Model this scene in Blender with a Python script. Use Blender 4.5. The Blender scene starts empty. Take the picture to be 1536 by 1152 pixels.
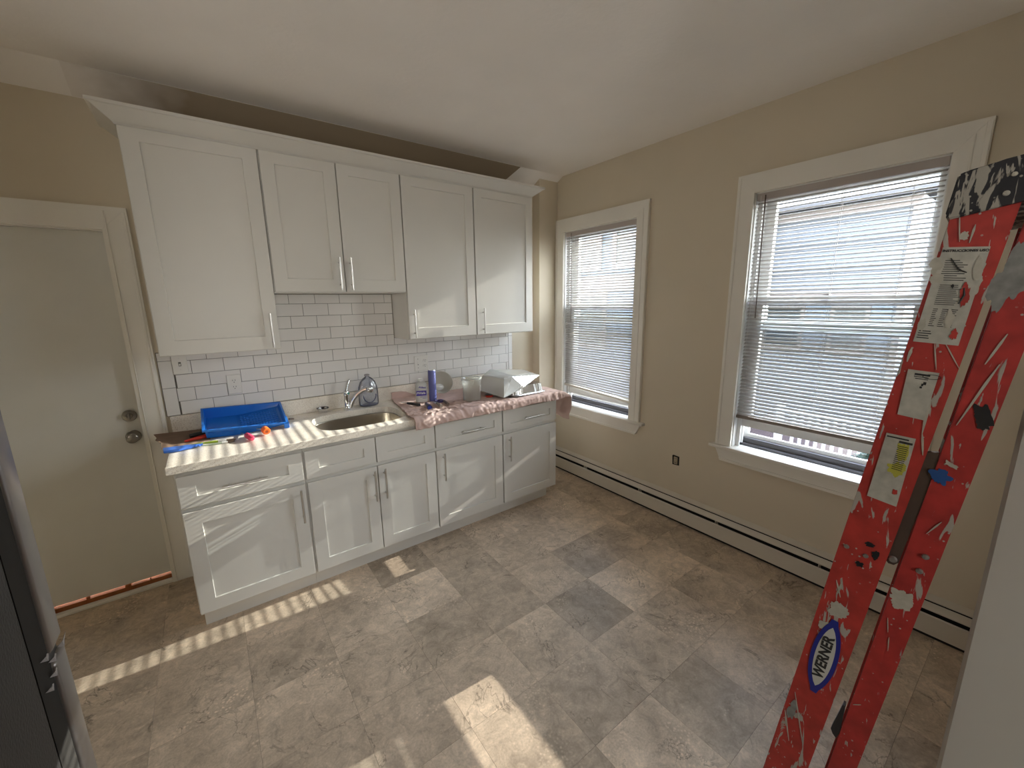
import bpy, bmesh, math, random
from math import radians as R, sin, cos, pi, tan
from mathutils import Vector, Matrix, noise

random.seed(7)
SC = bpy.context.scene
COL = SC.collection

# ------------------------------------------------------------------ camera
cam_d = bpy.data.cameras.new('camera')
cam_d.sensor_width = 36.0
cam_d.lens = 36.0 * 610.59 / 1536
cam_d.clip_start = 0.01
cam_d.clip_end = 200
cam = bpy.data.objects.new('camera', cam_d)
COL.objects.link(cam)
_y, _p, _r = R(-36.555), R(-11.451), R(-0.803)
FW = Vector((-sin(_y) * cos(_p), cos(_y) * cos(_p), sin(_p)))
RT = Vector((cos(_y), sin(_y), 0))
UP = RT.cross(FW)
RT2 = RT * cos(_r) + UP * sin(_r)
UP2 = UP * cos(_r) - RT * sin(_r)
m = Matrix((RT2, UP2, -FW)).transposed().to_4x4()
m.translation = Vector((0.213, -3.009, 1.64))
cam.matrix_world = m
SC.camera = cam

# ------------------------------------------------------------------ light
SKY = 13.0
SUN = 7.0
EXPO = 0.98
w = bpy.data.worlds.new('sky')
SC.world = w
w.use_nodes = True
nt = w.node_tree
bg = nt.nodes['Background']
tc = nt.nodes.new('ShaderNodeTexCoord')
sp = nt.nodes.new('ShaderNodeSeparateXYZ')
cr = nt.nodes.new('ShaderNodeValToRGB')
nt.links.new(tc.outputs['Generated'], sp.inputs[0])
nt.links.new(sp.outputs['Z'], cr.inputs[0])
cr.color_ramp.elements[0].position = 0.0
cr.color_ramp.elements[0].color = (1.0, 0.97, 0.92, 1)
cr.color_ramp.elements[1].position = 0.8
cr.color_ramp.elements[1].color = (0.70, 0.81, 1.0, 1)
nt.links.new(cr.outputs[0], bg.inputs[0])
bg.inputs[1].default_value = SKY

sun_d = bpy.data.lights.new('sun', 'SUN')
sun_d.energy = SUN
sun_d.angle = R(0.22)
sun_d.color = (1.0, 0.93, 0.82)
sun = bpy.data.objects.new('sun', sun_d)
COL.objects.link(sun)
sdir = Vector((-1.0, 0.070, -0.372)).normalized()
sun.rotation_euler = sdir.to_track_quat('-Z', 'Y').to_euler()
sun.location = (12, -1, 6)

SC.view_settings.view_transform = 'Standard'
SC.view_settings.look = 'None'
SC.view_settings.exposure = EXPO
SC.view_settings.gamma = 1
SC.view_settings.use_curve_mapping = False
SC.cycles.max_bounces = 10
SC.cycles.diffuse_bounces = 6
SC.cycles.transparent_max_bounces = 24
SC.cycles.transmission_bounces = 8
SC.cycles.use_denoising = True
SC.cycles.caustics_reflective = False
SC.cycles.caustics_refractive = False
SC.cycles.sample_clamp_indirect = 6.0


def portal(name, loc, rot, sx, sy):
    d = bpy.data.lights.new(name, 'AREA')
    d.shape = 'RECTANGLE'
    d.size = sx
    d.size_y = sy
    d.cycles.is_portal = True
    o = bpy.data.objects.new(name, d)
    o.location = loc
    o.rotation_euler = rot
    COL.objects.link(o)


portal('window_portal', (3.12, -.59, 1.45), (0, R(90), 0), 1.6, .85)
portal('window_portal', (3.12, -2.21, 1.45), (0, R(90), 0), 1.6, .85)
portal('window_portal', (-.1, -5.72, 1.5), (R(90), 0, 0), .6, .8)  # added unseen opening in the rear room, brings in fill light
portal('window_portal', (-1.53, -1.82, 1.9), (0, R(-90), 0), .5, .36)  # added unseen opening in the left wall, also for fill light

# ------------------------------------------------------------------ materials
MATS = {}


def mat(name, col, rough=0.5, metal=0.0, spec=0.5, bump=0.0, bscale=200.0, var=0.0, vscale=6.0,
        coat=0.0, trans=0.0, sss=0.0, aniso=None):
    if name in MATS:
        return MATS[name]
    m_ = bpy.data.materials.new(name)
    m_.use_nodes = True
    t = m_.node_tree
    b = t.nodes['Principled BSDF']
    b.inputs['Base Color'].default_value = (*col, 1)
    b.inputs['Roughness'].default_value = rough
    b.inputs['Metallic'].default_value = metal
    b.inputs['Specular IOR Level'].default_value = spec
    b.inputs['Coat Weight'].default_value = coat
    g = t.nodes.new('ShaderNodeNewGeometry')
    if var:
        n = t.nodes.new('ShaderNodeTexNoise')
        n.inputs['Scale'].default_value = vscale
        n.inputs['Detail'].default_value = 4
        t.links.new(g.outputs['Position'], n.inputs['Vector'])
        mr = t.nodes.new('ShaderNodeMapRange')
        mr.inputs[1].default_value = .3
        mr.inputs[2].default_value = .7
        mr.inputs[3].default_value = 1 - var
        mr.inputs[4].default_value = 1 + var
        t.links.new(n.outputs['Fac'], mr.inputs[0])
        mx = t.nodes.new('ShaderNodeVectorMath')
        mx.operation = 'SCALE'
        mx.inputs[0].default_value = col
        t.links.new(mr.outputs[0], mx.inputs['Scale'])
        t.links.new(mx.outputs[0], b.inputs['Base Color'])
    if bump:
        n = t.nodes.new('ShaderNodeTexNoise')
        n.inputs['Scale'].default_value = bscale
        n.inputs['Detail'].default_value = 3
        src = g.outputs['Position']
        if aniso:
            mp = t.nodes.new('ShaderNodeMapping')
            mp.inputs['Scale'].default_value = aniso
            t.links.new(src, mp.inputs[0])
            src = mp.outputs[0]
        t.links.new(src, n.inputs['Vector'])
        bp = t.nodes.new('ShaderNodeBump')
        bp.inputs['Strength'].default_value = bump
        bp.inputs['Distance'].default_value = .002
        t.links.new(n.outputs['Fac'], bp.inputs['Height'])
        t.links.new(bp.outputs[0], b.inputs['Normal'])
    if trans:
        out = t.nodes['Material Output']
        tr = t.nodes.new('ShaderNodeBsdfTranslucent')
        tr.inputs[0].default_value = (*col, 1)
        ms = t.nodes.new('ShaderNodeMixShader')
        ms.inputs[0].default_value = trans
        t.links.new(b.outputs[0], ms.inputs[1])
        t.links.new(tr.outputs[0], ms.inputs[2])
        t.links.new(ms.outputs[0], out.inputs[0])
    MATS[name] = m_
    return m_


def glass_mat(name, tint=(1, 1, 1), refl=0.08, milk=0.0, mcol=(.8, .8, .8)):
    m_ = bpy.data.materials.new(name)
    m_.use_nodes = True
    t = m_.node_tree
    t.nodes.remove(t.nodes['Principled BSDF'])
    out = t.nodes['Material Output']
    tr = t.nodes.new('ShaderNodeBsdfTransparent')
    tr.inputs[0].default_value = (*tint, 1)
    gl = t.nodes.new('ShaderNodeBsdfGlossy')
    gl.inputs['Roughness'].default_value = .05
    fr = t.nodes.new('ShaderNodeLayerWeight')
    fr.inputs[0].default_value = .25
    mr = t.nodes.new('ShaderNodeMapRange')
    mr.inputs[3].default_value = refl * .5
    mr.inputs[4].default_value = min(1, refl * 5)
    t.links.new(fr.outputs['Fresnel'], mr.inputs[0])
    ms = t.nodes.new('ShaderNodeMixShader')
    t.links.new(mr.outputs[0], ms.inputs[0])
    t.links.new(tr.outputs[0], ms.inputs[1])
    t.links.new(gl.outputs[0], ms.inputs[2])
    last = ms
    if milk:
        df = t.nodes.new('ShaderNodeBsdfDiffuse')
        df.inputs[0].default_value = (*mcol, 1)
        tl = t.nodes.new('ShaderNodeBsdfTranslucent')
        tl.inputs[0].default_value = (*mcol, 1)
        a = t.nodes.new('ShaderNodeMixShader')
        a.inputs[0].default_value = .4
        t.links.new(df.outputs[0], a.inputs[1])
        t.links.new(tl.outputs[0], a.inputs[2])
        m2 = t.nodes.new('ShaderNodeMixShader')
        m2.inputs[0].default_value = milk
        t.links.new(ms.outputs[0], m2.inputs[1])
        t.links.new(a.outputs[0], m2.inputs[2])
        last = m2
    t.links.new(last.outputs[0], out.inputs[0])
    return m_


M_WALL = mat('wall_paint', (.66, .585, .46), .85, spec=.2, bump=.15, bscale=60, var=.03, vscale=1.5)
M_CEIL = mat('ceiling_plaster', (.90, .86, .815), .9, spec=.2, bump=.5, bscale=45, var=.02, vscale=3)
M_TRIM = mat('trim_paint', (.80, .77, .70), .45, bump=.1, bscale=90, var=.02)
M_DOOR = mat('door_paint', (.70, .69, .64), .45, var=.02)
M_CAB = mat('cabinet_white', (.66, .64, .59), .38, var=.01)
M_STEEL = mat('brushed_nickel', (.62, .60, .57), .28, metal=1)
M_CHROME = mat('chrome', (.8, .81, .83), .06, metal=1)
M_SINK = mat('sink_steel', (.50, .46, .40), .3, metal=1, bump=.1, bscale=300)
M_TILE = mat('subway_tile_glaze', (.76, .74, .71), .12, bump=.05, bscale=8)
M_GROUT = mat('grout', (.16, .15, .13), .9)
M_PLATE = mat('white_plate_plastic', (.72, .70, .65), .35)
M_BLACK = mat('black_plastic', (.015, .015, .017), .4)
M_DARK = mat('dark_cavity', (.012, .010, .008), .9)
M_HEAT = mat('heater_enamel', (.62, .57, .48), .4, var=.03)
M_SLAT = mat('blind_slat_vinyl', (.60, .575, .55), .4, trans=.32)
M_CORD = mat('blind_cord', (.75, .73, .70), .8)
M_WAND = mat('blind_wand', (.10, .07, .05), .3)
M_SASH = mat('sash_vinyl', (.72, .72, .70), .4)
M_TRACK = mat('sill_track_grey', (.10, .095, .10), .5)
M_GLASS = glass_mat('window_glass', (.93, .96, .97), .06)
M_SCREEN = glass_mat('insect_screen_mesh', (.74, .75, .76), .01)
M_BLUE = mat('blue_tray_plastic', (.012, .16, .60), .3, trans=.12)
M_BLUE2 = mat('blue_wrapper', (.05, .17, .62), .35)
M_CARD = mat('brown_cardboard', (.23, .15, .10), .85, bump=.2, bscale=30, var=.12, vscale=18)
M_PINK = mat('pink_handle', (.75, .06, .14), .4)
M_ORANGE = mat('orange_handle', (.9, .20, .03), .35)
M_RED = mat('red_handle', (.55, .04, .02), .45)
M_GREEN = mat('green_handle', (.38, .50, .05), .4)
M_WHITE = mat('white_plastic', (.75, .75, .73), .35)
M_WAXW = mat('white_residue', (.7, .7, .66), .6, bump=.4, bscale=60)
M_PERI = mat('periwinkle_roll', (.11, .12, .32), .38)
M_NAVY = mat('navy_torch', (.01, .012, .05), .3)
M_JUG = mat('jug_plastic', (.66, .66, .63), .35, trans=.3)
M_VIOLET = mat('violet_print', (.07, .04, .30), .5)
M_BOWL = mat('milky_bowl', (.62, .60, .53), .35, trans=.35)
M_BUCKET = glass_mat('clear_tub', (.95, .96, .93), .14, milk=.26, mcol=(.9, .89, .84))
M_BOTTLE = glass_mat('clear_bottle', (.90, .92, .97), .2, milk=.07, mcol=(.5, .55, .7))
M_FOIL = mat('foil', (.72, .71, .69), .22, metal=1, bump=.6, bscale=90)
M_TRAYW = mat('silver_white_tray', (.52, .51, .48), .25, metal=.35)
M_TIMB = mat('grey_timber', (.16, .11, .08), .7)
M_THRESH = mat('bare_orange_wood', (.30, .10, .03), .95, bump=.3, bscale=30, var=.15, vscale=20, aniso=(1, 10, 10))
M_FRIDGE = mat('fridge_side', (.020, .018, .018), .6, bump=.5, bscale=250)
M_FDOOR = mat('fridge_steel', (.29, .275, .27), .33, metal=1)
M_FILM = mat('torn_film', (.30, .28, .28), .3)
M_LABEL = mat('label_paper', (.40, .39, .34), .6, var=.15, vscale=60)
M_INK = mat('print_ink', (.02, .02, .02), .6)
M_LBLUE = mat('oval_blue', (.012, .02, .22), .45)
M_LWHITE = mat('oval_white', (.52, .52, .48), .5)
M_YELLOW = mat('yellow_stain', (.40, .38, .05), .7)
M_DRIP = mat('dried_paint', (.40, .38, .32), .6, var=.1, vscale=80)
M_SPRD = mat('spreader_metal', (.10, .07, .055), .5, metal=.5, bump=.4, bscale=60)
M_TAPE = mat('blue_tape', (.01, .06, .22), .6)
M_SIDING = mat('blue_grey_siding', (.030, .041, .058), .7)
M_SIDINGW = mat('pale_siding', (.060, .068, .080), .7)
M_HTRIM = mat('house_trim', (.085, .072, .066), .7)
M_HGLASS = mat('house_glass', (.012, .016, .02), .35)
M_ROOF = mat('roof_shingle', (.05, .05, .055), .9)
M_GROUND = mat('ground', (.10, .093, .085), .9, var=.2, vscale=2)
M_DECK = mat('brick_deck', (.022, .010, .010), .8, var=.2, vscale=8)
M_RAILW = mat('white_rail', (.22, .23, .25), .5)
M_LEAF = mat('leaf', (.015, .030, .022), .6, var=.3, vscale=15)


def floor_material():
    m_ = bpy.data.materials.new('stone_look_vinyl')
    m_.use_nodes = True
    t = m_.node_tree
    N, L = t.nodes, t.links
    b = N['Principled BSDF']
    oi = N.new('ShaderNodeObjectInfo')
    g = N.new('ShaderNodeNewGeometry')
    sc_ = N.new('ShaderNodeVectorMath'); sc_.operation = 'SCALE'
    cmb = N.new('ShaderNodeCombineXYZ')
    L.new(oi.outputs['Random'], cmb.inputs[2])
    sc_.inputs['Scale'].default_value = 3.0
    L.new(cmb.outputs[0], sc_.inputs[0])
    ad = N.new('ShaderNodeVectorMath'); ad.operation = 'ADD'
    L.new(g.outputs['Position'], ad.inputs[0]); L.new(sc_.outputs[0], ad.inputs[1])
    V = ad.outputs[0]

    def nz(scale, detail, dist=0.0, rough=.6):
        n = N.new('ShaderNodeTexNoise')
        n.inputs['Scale'].default_value = scale
        n.inputs['Detail'].default_value = detail
        n.inputs['Distortion'].default_value = dist
        n.inputs['Roughness'].default_value = rough
        L.new(V, n.inputs['Vector'])
        return n.outputs['Fac']

    def mr(f, a, b_, c, d):
        q = N.new('ShaderNodeMapRange')
        for i, v in enumerate((a, b_, c, d)):
            q.inputs[i + 1].default_value = v
        L.new(f, q.inputs[0])
        return q.outputs[0]

    def mul(a, b_):
        q = N.new('ShaderNodeMath'); q.operation = 'MULTIPLY'
        L.new(a, q.inputs[0]); L.new(b_, q.inputs[1])
        return q.outputs[0]
    big = mr(nz(3.2, 3, .4), .3, .7, .74, 1.22)
    med = mr(nz(16, 6, 1.0, .7), .3, .7, .74, 1.24)
    fine = mr(nz(120, 3, 0, .7), .25, .75, .84, 1.16)
    # veins: thin bands where a distorted noise crosses its middle, masked to sparse areas
    v = nz(2.6, 5, 1.6, .6)
    sub = N.new('ShaderNodeMath'); sub.operation = 'SUBTRACT'; sub.inputs[1].default_value = .5
    L.new(v, sub.inputs[0])
    ab = N.new('ShaderNodeMath'); ab.operation = 'ABSOLUTE'
    L.new(sub.outputs[0], ab.inputs[0])
    vein = mr(ab.outputs[0], 0.0, .010, .0, 1.0)
    vm = mr(nz(5, 2), .50, .62, 1.0, 0.0)
    mx = N.new('ShaderNodeMath'); mx.operation = 'MAXIMUM'
    L.new(vein, mx.inputs[0]); L.new(vm, mx.inputs[1])
    veinm = mr(mx.outputs[0], 0, 1, .48, 1.0)
    # pale pitted clusters
    vo = N.new('ShaderNodeTexVoronoi'); vo.inputs['Scale'].default_value = 70
    L.new(V, vo.inputs['Vector'])
    pit = mr(vo.outputs['Distance'], .15, .45, 1.35, .86)
    pm = mr(nz(4.0, 2, .5), .56, .70, 0.0, 1.0)
    pmix = N.new('ShaderNodeMix'); pmix.data_type = 'FLOAT'
    pmix.inputs[2].default_value = 1.0
    L.new(pm, pmix.inputs[0]); L.new(pit, pmix.inputs[3])
    f = mul(mul(mul(big, med), mul(fine, veinm)), pmix.outputs[0])
    tone = N.new('ShaderNodeVectorMath'); tone.operation = 'SCALE'
    L.new(oi.outputs['Color'], tone.inputs[0]); L.new(f, tone.inputs['Scale'])
    L.new(tone.outputs[0], b.inputs['Base Color'])
    b.inputs['Roughness'].default_value = .42
    b.inputs['Specular IOR Level'].default_value = .28
    bp = N.new('ShaderNodeBump'); bp.inputs['Strength'].default_value = .25; bp.inputs['Distance'].default_value = .001
    L.new(f, bp.inputs['Height']); L.new(bp.outputs[0], b.inputs['Normal'])
    return m_


def counter_material():
    m_ = bpy.data.materials.new('speckled_counter')
    m_.use_nodes = True
    t = m_.node_tree
    N, L = t.nodes, t.links
    b = N['Principled BSDF']
    g = N.new('ShaderNodeNewGeometry')
    n1 = N.new('ShaderNodeTexNoise'); n1.inputs['Scale'].default_value = 260; n1.inputs['Detail'].default_value = 2
    n2 = N.new('ShaderNodeTexNoise'); n2.inputs['Scale'].default_value = 9; n2.inputs['Detail'].default_value = 5
    for n in (n1, n2):
        L.new(g.outputs['Position'], n.inputs['Vector'])
    r = N.new('ShaderNodeValToRGB')
    r.color_ramp.elements[0].position = .34; r.color_ramp.elements[0].color = (.60, .52, .42, 1)
    r.color_ramp.elements[1].position = .46; r.color_ramp.elements[1].color = (.86, .80, .70, 1)
    L.new(n1.outputs['Fac'], r.inputs[0])
    q = N.new('ShaderNodeMapRange'); q.inputs[1].default_value = .3; q.inputs[2].default_value = .7
    q.inputs[3].default_value = .88; q.inputs[4].default_value = 1.1
    L.new(n2.outputs['Fac'], q.inputs[0])
    v = N.new('ShaderNodeVectorMath'); v.operation = 'SCALE'
    L.new(r.outputs[0], v.inputs[0]); L.new(q.outputs[0], v.inputs['Scale'])
    L.new(v.outputs[0], b.inputs['Base Color'])
    b.inputs['Roughness'].default_value = .25
    return m_


def splatter_material(name, base, paint, amount, sx, sz, rough=.5):
    """solid colour spattered with dried paint (real wear on the ladder)"""
    m_ = bpy.data.materials.new(name)
    m_.use_nodes = True
    t = m_.node_tree
    N, L = t.nodes, t.links
    b = N['Principled BSDF']
    tcn = N.new('ShaderNodeTexCoord')

    def nz(scale, vec, detail=3, dist=0.0):
        mp = N.new('ShaderNodeMapping'); mp.inputs['Scale'].default_value = vec
        mp.inputs['Rotation'].default_value = (R(18), 0, 0)
        L.new(tcn.outputs['Object'], mp.inputs[0])
        n = N.new('ShaderNodeTexNoise'); n.inputs['Scale'].default_value = scale
        n.inputs['Detail'].default_value = detail; n.inputs['Distortion'].default_value = dist
        L.new(mp.outputs[0], n.inputs['Vector'])
        return n.outputs['Fac']

    def th(f, a, w_):
        q = N.new('ShaderNodeMapRange'); q.inputs[1].default_value = a; q.inputs[2].default_value = a + w_
        L.new(f, q.inputs[0])
        return q.outputs[0]

    def mx(a, b_, op='MAXIMUM'):
        q = N.new('ShaderNodeMath'); q.operation = op
        L.new(a, q.inputs[0]); L.new(b_, q.inputs[1])
        return q.outputs[0]
    a1 = th(nz(14, (1, 3.2, .6), 5, 1.2), .66 - amount, .02)       # smears
    a2 = th(nz(42, (1, 2.6, .45), 3, .6), .70 - amount * .6, .02)      # streaks
    vo = N.new('ShaderNodeTexVoronoi'); vo.inputs['Scale'].default_value = 75
    L.new(tcn.outputs['Object'], vo.inputs['Vector'])
    d = N.new('ShaderNodeMapRange'); d.inputs[1].default_value = .10; d.inputs[2].default_value = .14
    d.inputs[3].default_value = 1; d.inputs[4].default_value = 0
    L.new(vo.outputs['Distance'], d.inputs[0])
    dm = th(nz(9, (1, 1, 1), 2), .5, .05)
    dots = mx(d.outputs[0], dm, 'MULTIPLY')
    f = mx(mx(a1, a2), dots)
    grime = N.new('ShaderNodeMapRange'); grime.inputs[1].default_value = .3; grime.inputs[2].default_value = .7
    grime.inputs[3].default_value = .75; grime.inputs[4].default_value = 1.15
    L.new(nz(30, (1, 1, 1), 5), grime.inputs[0])
    sc_ = N.new('ShaderNodeVectorMath'); sc_.operation = 'SCALE'; sc_.inputs[0].default_value = base
    L.new(grime.outputs[0], sc_.inputs['Scale'])
    mix = N.new('ShaderNodeMix'); mix.data_type = 'RGBA'
    L.new(f, mix.inputs[0]); L.new(sc_.outputs[0], mix.inputs[6]); mix.inputs[7].default_value = (*paint, 1)
    L.new(mix.outputs[2], b.inputs['Base Color'])
    b.inputs['Roughness'].default_value = rough
    bp = N.new('ShaderNodeBump'); bp.inputs['Strength'].default_value = .4; bp.inputs['Distance'].default_value = .001
    L.new(f, bp.inputs['Height']); L.new(bp.outputs[0], b.inputs['Normal'])
    return m_


def cloth_material():
    m_ = mat('pink_quilted_cloth', (.58, .42, .37), .85, spec=.2, var=.10, vscale=9)
    t = m_.node_tree
    N, L = t.nodes, t.links
    b = N['Principled BSDF']
    g = N.new('ShaderNodeNewGeometry')
    n = N.new('ShaderNodeTexNoise'); n.inputs['Scale'].default_value = 400
    L.new(g.outputs['Position'], n.inputs['Vector'])
    bp = N.new('ShaderNodeBump'); bp.inputs['Strength'].default_value = .4; bp.inputs['Distance'].default_value = .001
    L.new(n.outputs['Fac'], bp.inputs['Height']); L.new(bp.outputs[0], b.inputs['Normal'])
    return m_


M_FLOOR = floor_material()
M_COUNTER = counter_material()
M_REDL = splatter_material('red_fibreglass', (.40, .034, .026), (.36, .33, .29), .045, 1, 1)
M_REDR = splatter_material('red_fibreglass_rear', (.37, .028, .024), (.34, .31, .27), .02, 1, 1)
M_CAPL = splatter_material('black_cap', (.012, .012, .016), (.30, .28, .24), .165, 1, 1)
M_CLOTH = cloth_material()


# ------------------------------------------------------------------ helpers
def box(bm, x0, x1, y0, y1, z0, z1, bev=0.0, mtx=None, seg=1):
    vs = [bm.verts.new((x, y, z)) for x in (x0, x1) for y in (y0, y1) for z in (z0, z1)]
    F = [(0, 1, 3, 2), (4, 6, 7, 5), (0, 4, 5, 1), (2, 3, 7, 6), (0, 2, 6, 4), (1, 5, 7, 3)]
    fs = [bm.faces.new([vs[i] for i in f]) for f in F]
    if bev:
        es = list({e for f in fs for e in f.edges})
        r = bmesh.ops.bevel(bm, geom=es, offset=bev, segments=seg, affect='EDGES', profile=.5)
        if mtx:
            done = set(v for f in r['faces'] for v in f.verts)
            for v in vs:
                if v.is_valid:
                    done.add(v)
            bmesh.ops.transform(bm, matrix=mtx, verts=list(done))
    elif mtx:
        bmesh.ops.transform(bm, matrix=mtx, verts=vs)


def lathe(bm, prof, n=24, mtx=None, sx=1, sy=1, cap=True):
    """prof: (r, z) bottom to top"""
    rings = []
    for r, z in prof:
        rings.append([bm.verts.new((r * cos(2 * pi * i / n) * sx, r * sin(2 * pi * i / n) * sy, z)) for i in range(n)])
    for a, b in zip(rings, rings[1:]):
        for i in range(n):
            bm.faces.new((a[i], a[(i + 1) % n], b[(i + 1) % n], b[i]))
    if cap:
        if prof[0][0] > 1e-5:
            bm.faces.new(rings[0][::-1])
        if prof[-1][0] > 1e-5:
            bm.faces.new(rings[-1])
    vs = [v for r in rings for v in r]
    if mtx:
        bmesh.ops.transform(bm, matrix=mtx, verts=vs)
    return vs


def tube(bm, pts, rad, n=10, cap=True):
    pts = [Vector(p) for p in pts]
    rads = rad if isinstance(rad, (list, tuple)) else [rad] * len(pts)
    rings = []
    up = Vector((0, 0, 1))
    prev = None
    for i, p in enumerate(pts):
        d = (pts[min(i + 1, len(pts) - 1)] - pts[max(i - 1, 0)]).normalized()
        if prev is None:
            a = d.cross(up)
            if a.length < .05:
                a = d.cross(Vector((1, 0, 0)))
            a.normalize()
        else:
            a = (prev - d * prev.dot(d)).normalized()
        prev = a
        b = d.cross(a)
        rings.append([bm.verts.new(p + (a * cos(2 * pi * k / n) + b * sin(2 * pi * k / n)) * rads[i]) for k in range(n)])
    for a, b in zip(rings, rings[1:]):
        for i in range(n):
            bm.faces.new((a[i], a[(i + 1) % n], b[(i + 1) % n], b[i]))
    if cap:
        bm.faces.new(rings[0][::-1])
        bm.faces.new(rings[-1])


def prism(bm, poly, axis, a, b):
    """poly: 2D points; extruded along axis from a to b. axis 'x': (y,z); 'y': (x,z); 'z': (x,y)"""
    def P(p, t):
        return {'x': (t, p[0], p[1]), 'y': (p[0], t, p[1]), 'z': (p[0], p[1], t)}[axis]
    A = [bm.verts.new(P(p, a)) for p in poly]
    B = [bm.verts.new(P(p, b)) for p in poly]
    bm.faces.new(A)
    bm.faces.new(B[::-1])
    n = len(poly)
    for i in range(n):
        bm.faces.new((A[i], B[i], B[(i + 1) % n], A[(i + 1) % n]))
    return A + B


def obj(name, bm, m_=None, parent=None, smooth=False, loc=None):
    bmesh.ops.recalc_face_normals(bm, faces=bm.faces[:])
    me = bpy.data.meshes.new(name)
    bm.to_mesh(me)
    bm.free()
    if m_:
        me.materials.append(m_)
    if smooth:
        for p in me.polygons:
            p.use_smooth = True
        if smooth != 'all':
            try:
                me.set_sharp_from_angle(angle=R(40))
            except Exception:
                pass
    o = bpy.data.objects.new(name, me)
    COL.objects.link(o)
    if parent:
        o.parent = parent
    if loc:
        o.location = loc
    return o


def tag(o, label=None, cat=None, group=None, kind=None):
    if label: o['label'] = label
    if cat: o['category'] = cat
    if group: o['group'] = group
    if kind: o['kind'] = kind
    return o


def thing(name, label, cat, group=None, loc=(0, 0, 0), rot=(0, 0, 0), kind=None):
    o = bpy.data.objects.new(name, None)
    o.empty_display_size = .05
    o.location = loc
    o.rotation_euler = rot
    COL.objects.link(o)
    return tag(o, label, cat, group, kind)


def boxes(name, lst, m_, parent=None, bev=0.0, smooth=False):
    bm = bmesh.new()
    for b in lst:
        box(bm, *b, bev=bev)
    return obj(name, bm, m_, parent, smooth)


def text_mesh(name, body, size, m_, parent, mtx, shear=0.0, bold=0.0, xscale=1.0, extrude=.0003):
    c = bpy.data.curves.new(name, 'FONT')
    c.body = body
    c.size = size
    c.shear = shear
    c.offset = bold
    c.extrude = extrude
    c.align_x = 'CENTER'
    c.align_y = 'CENTER'
    c.resolution_u = 3
    t = bpy.data.objects.new(name, c)
    COL.objects.link(t)
    bpy.context.view_layer.update()
    me = bpy.data.meshes.new_from_object(t.evaluated_get(bpy.context.evaluated_depsgraph_get()))
    bpy.data.objects.remove(t)
    me.transform(mtx @ Matrix.Diagonal((xscale, 1, 1, 1)))
    me.materials.clear()
    me.materials.append(m_)
    o = bpy.data.objects.new(name, me)
    COL.objects.link(o)
    o.parent = parent
    return o


W = 2.916       # window wall
H = 2.72        # ceiling

# ================================================================== STRUCTURE
# ---- floor with separate tiles
fl = boxes('floor', [(-1.5, 3.05, -5.8, .15, -.12, -.003)], mat('floor_base', (.10, .09, .075), .8))
tag(fl, kind='structure')
tones = {}
TX, TY, PX, PY = .845, -1.53, .337, .334
darks = {(2, -1): .80, (1, 0): .84, (0, 0): .84, (0, -1): 1.06, (1, -1): 1.0, (3, -1): 1.12, (2, 0): .98, (3, 0): .82, (4, 0): 1.0,
         (1, 1): .84, (2, 1): 1.04, (0, 1): 1.12, (-1, 0): 1.0, (-1, -1): .9, (0, 2): .84, (1, 2): .9, (3, 1): 1.1, (1, -2): .84,
         (2, -2): 1.02, (3, -2): 1.04, (4, -2): 1.1, (5, -1): .84, (4, -1): 1.1, (0, -2): 1.0, (1, -3): 1.12, (2, -3): .86}
bm = bmesh.new()
box(bm, .0004, PX - .0004, .0004, PY - .0004, -.004, 0)
first = None
for i in range(-7, 6):
    for j in range(-5, 5):
        x0, y0 = TX + i * PX, TY + j * PY
        x1, y1 = x0 + PX, y0 + PY
        if y0 > -.02 or x0 > 2.85:
            continue
        if first is None:
            o = obj('floor_tile', bm, M_FLOOR, fl)
            first = o
        else:
            o = first.copy()
            COL.objects.link(o)
            o.parent = fl
        o.location = (x0, y0, 0)
        sx = (min(x1, W - .002) - x0) / PX
        sy = (min(y1, -.002) - y0) / PY
        o.scale = (sx, sy, 1)
        t_ = darks.get((i, j), random.uniform(.86, 1.1))
        o.color = (.54 * t_, .43 * t_, .32 * t_, 1)
rf = boxes('far_floor_finish', [(-1.45, 2.98, -5.7, TY - 5 * PY - .001, -.003, 0)], M_GROUND, fl)

# ---- ceiling with a short slope down to the cabinet wall
bm = bmesh.new()
prism(bm, [(-5.75, H), (-.16, H), (0.0, H - .086), (.14, H - .086), (.14, H + .12), (-5.75, H + .12)], 'x', -1.5, 3.07)
ceil_ = tag(obj('ceiling', bm, M_CEIL), kind='structure')
# shade above the cabinet tops, painted as a brown strip on the slope
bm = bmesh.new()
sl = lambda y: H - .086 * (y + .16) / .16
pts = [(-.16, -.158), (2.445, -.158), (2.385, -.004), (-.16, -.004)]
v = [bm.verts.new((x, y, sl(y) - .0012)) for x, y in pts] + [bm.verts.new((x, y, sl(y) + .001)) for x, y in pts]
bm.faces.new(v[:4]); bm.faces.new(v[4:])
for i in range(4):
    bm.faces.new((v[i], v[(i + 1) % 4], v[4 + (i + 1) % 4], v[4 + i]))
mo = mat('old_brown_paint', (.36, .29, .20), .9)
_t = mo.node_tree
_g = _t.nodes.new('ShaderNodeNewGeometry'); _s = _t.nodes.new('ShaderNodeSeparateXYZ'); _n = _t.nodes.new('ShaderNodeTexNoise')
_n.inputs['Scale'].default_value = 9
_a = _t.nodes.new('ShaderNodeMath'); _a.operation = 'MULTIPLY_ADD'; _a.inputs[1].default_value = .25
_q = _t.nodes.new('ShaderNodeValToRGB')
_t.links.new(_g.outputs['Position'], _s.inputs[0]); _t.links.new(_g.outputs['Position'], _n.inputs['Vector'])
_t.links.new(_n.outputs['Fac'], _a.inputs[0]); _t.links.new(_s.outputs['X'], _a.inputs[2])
_q.color_ramp.elements[0].position = .02; _q.color_ramp.elements[0].color = (.82, .77, .72, 1)
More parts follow.
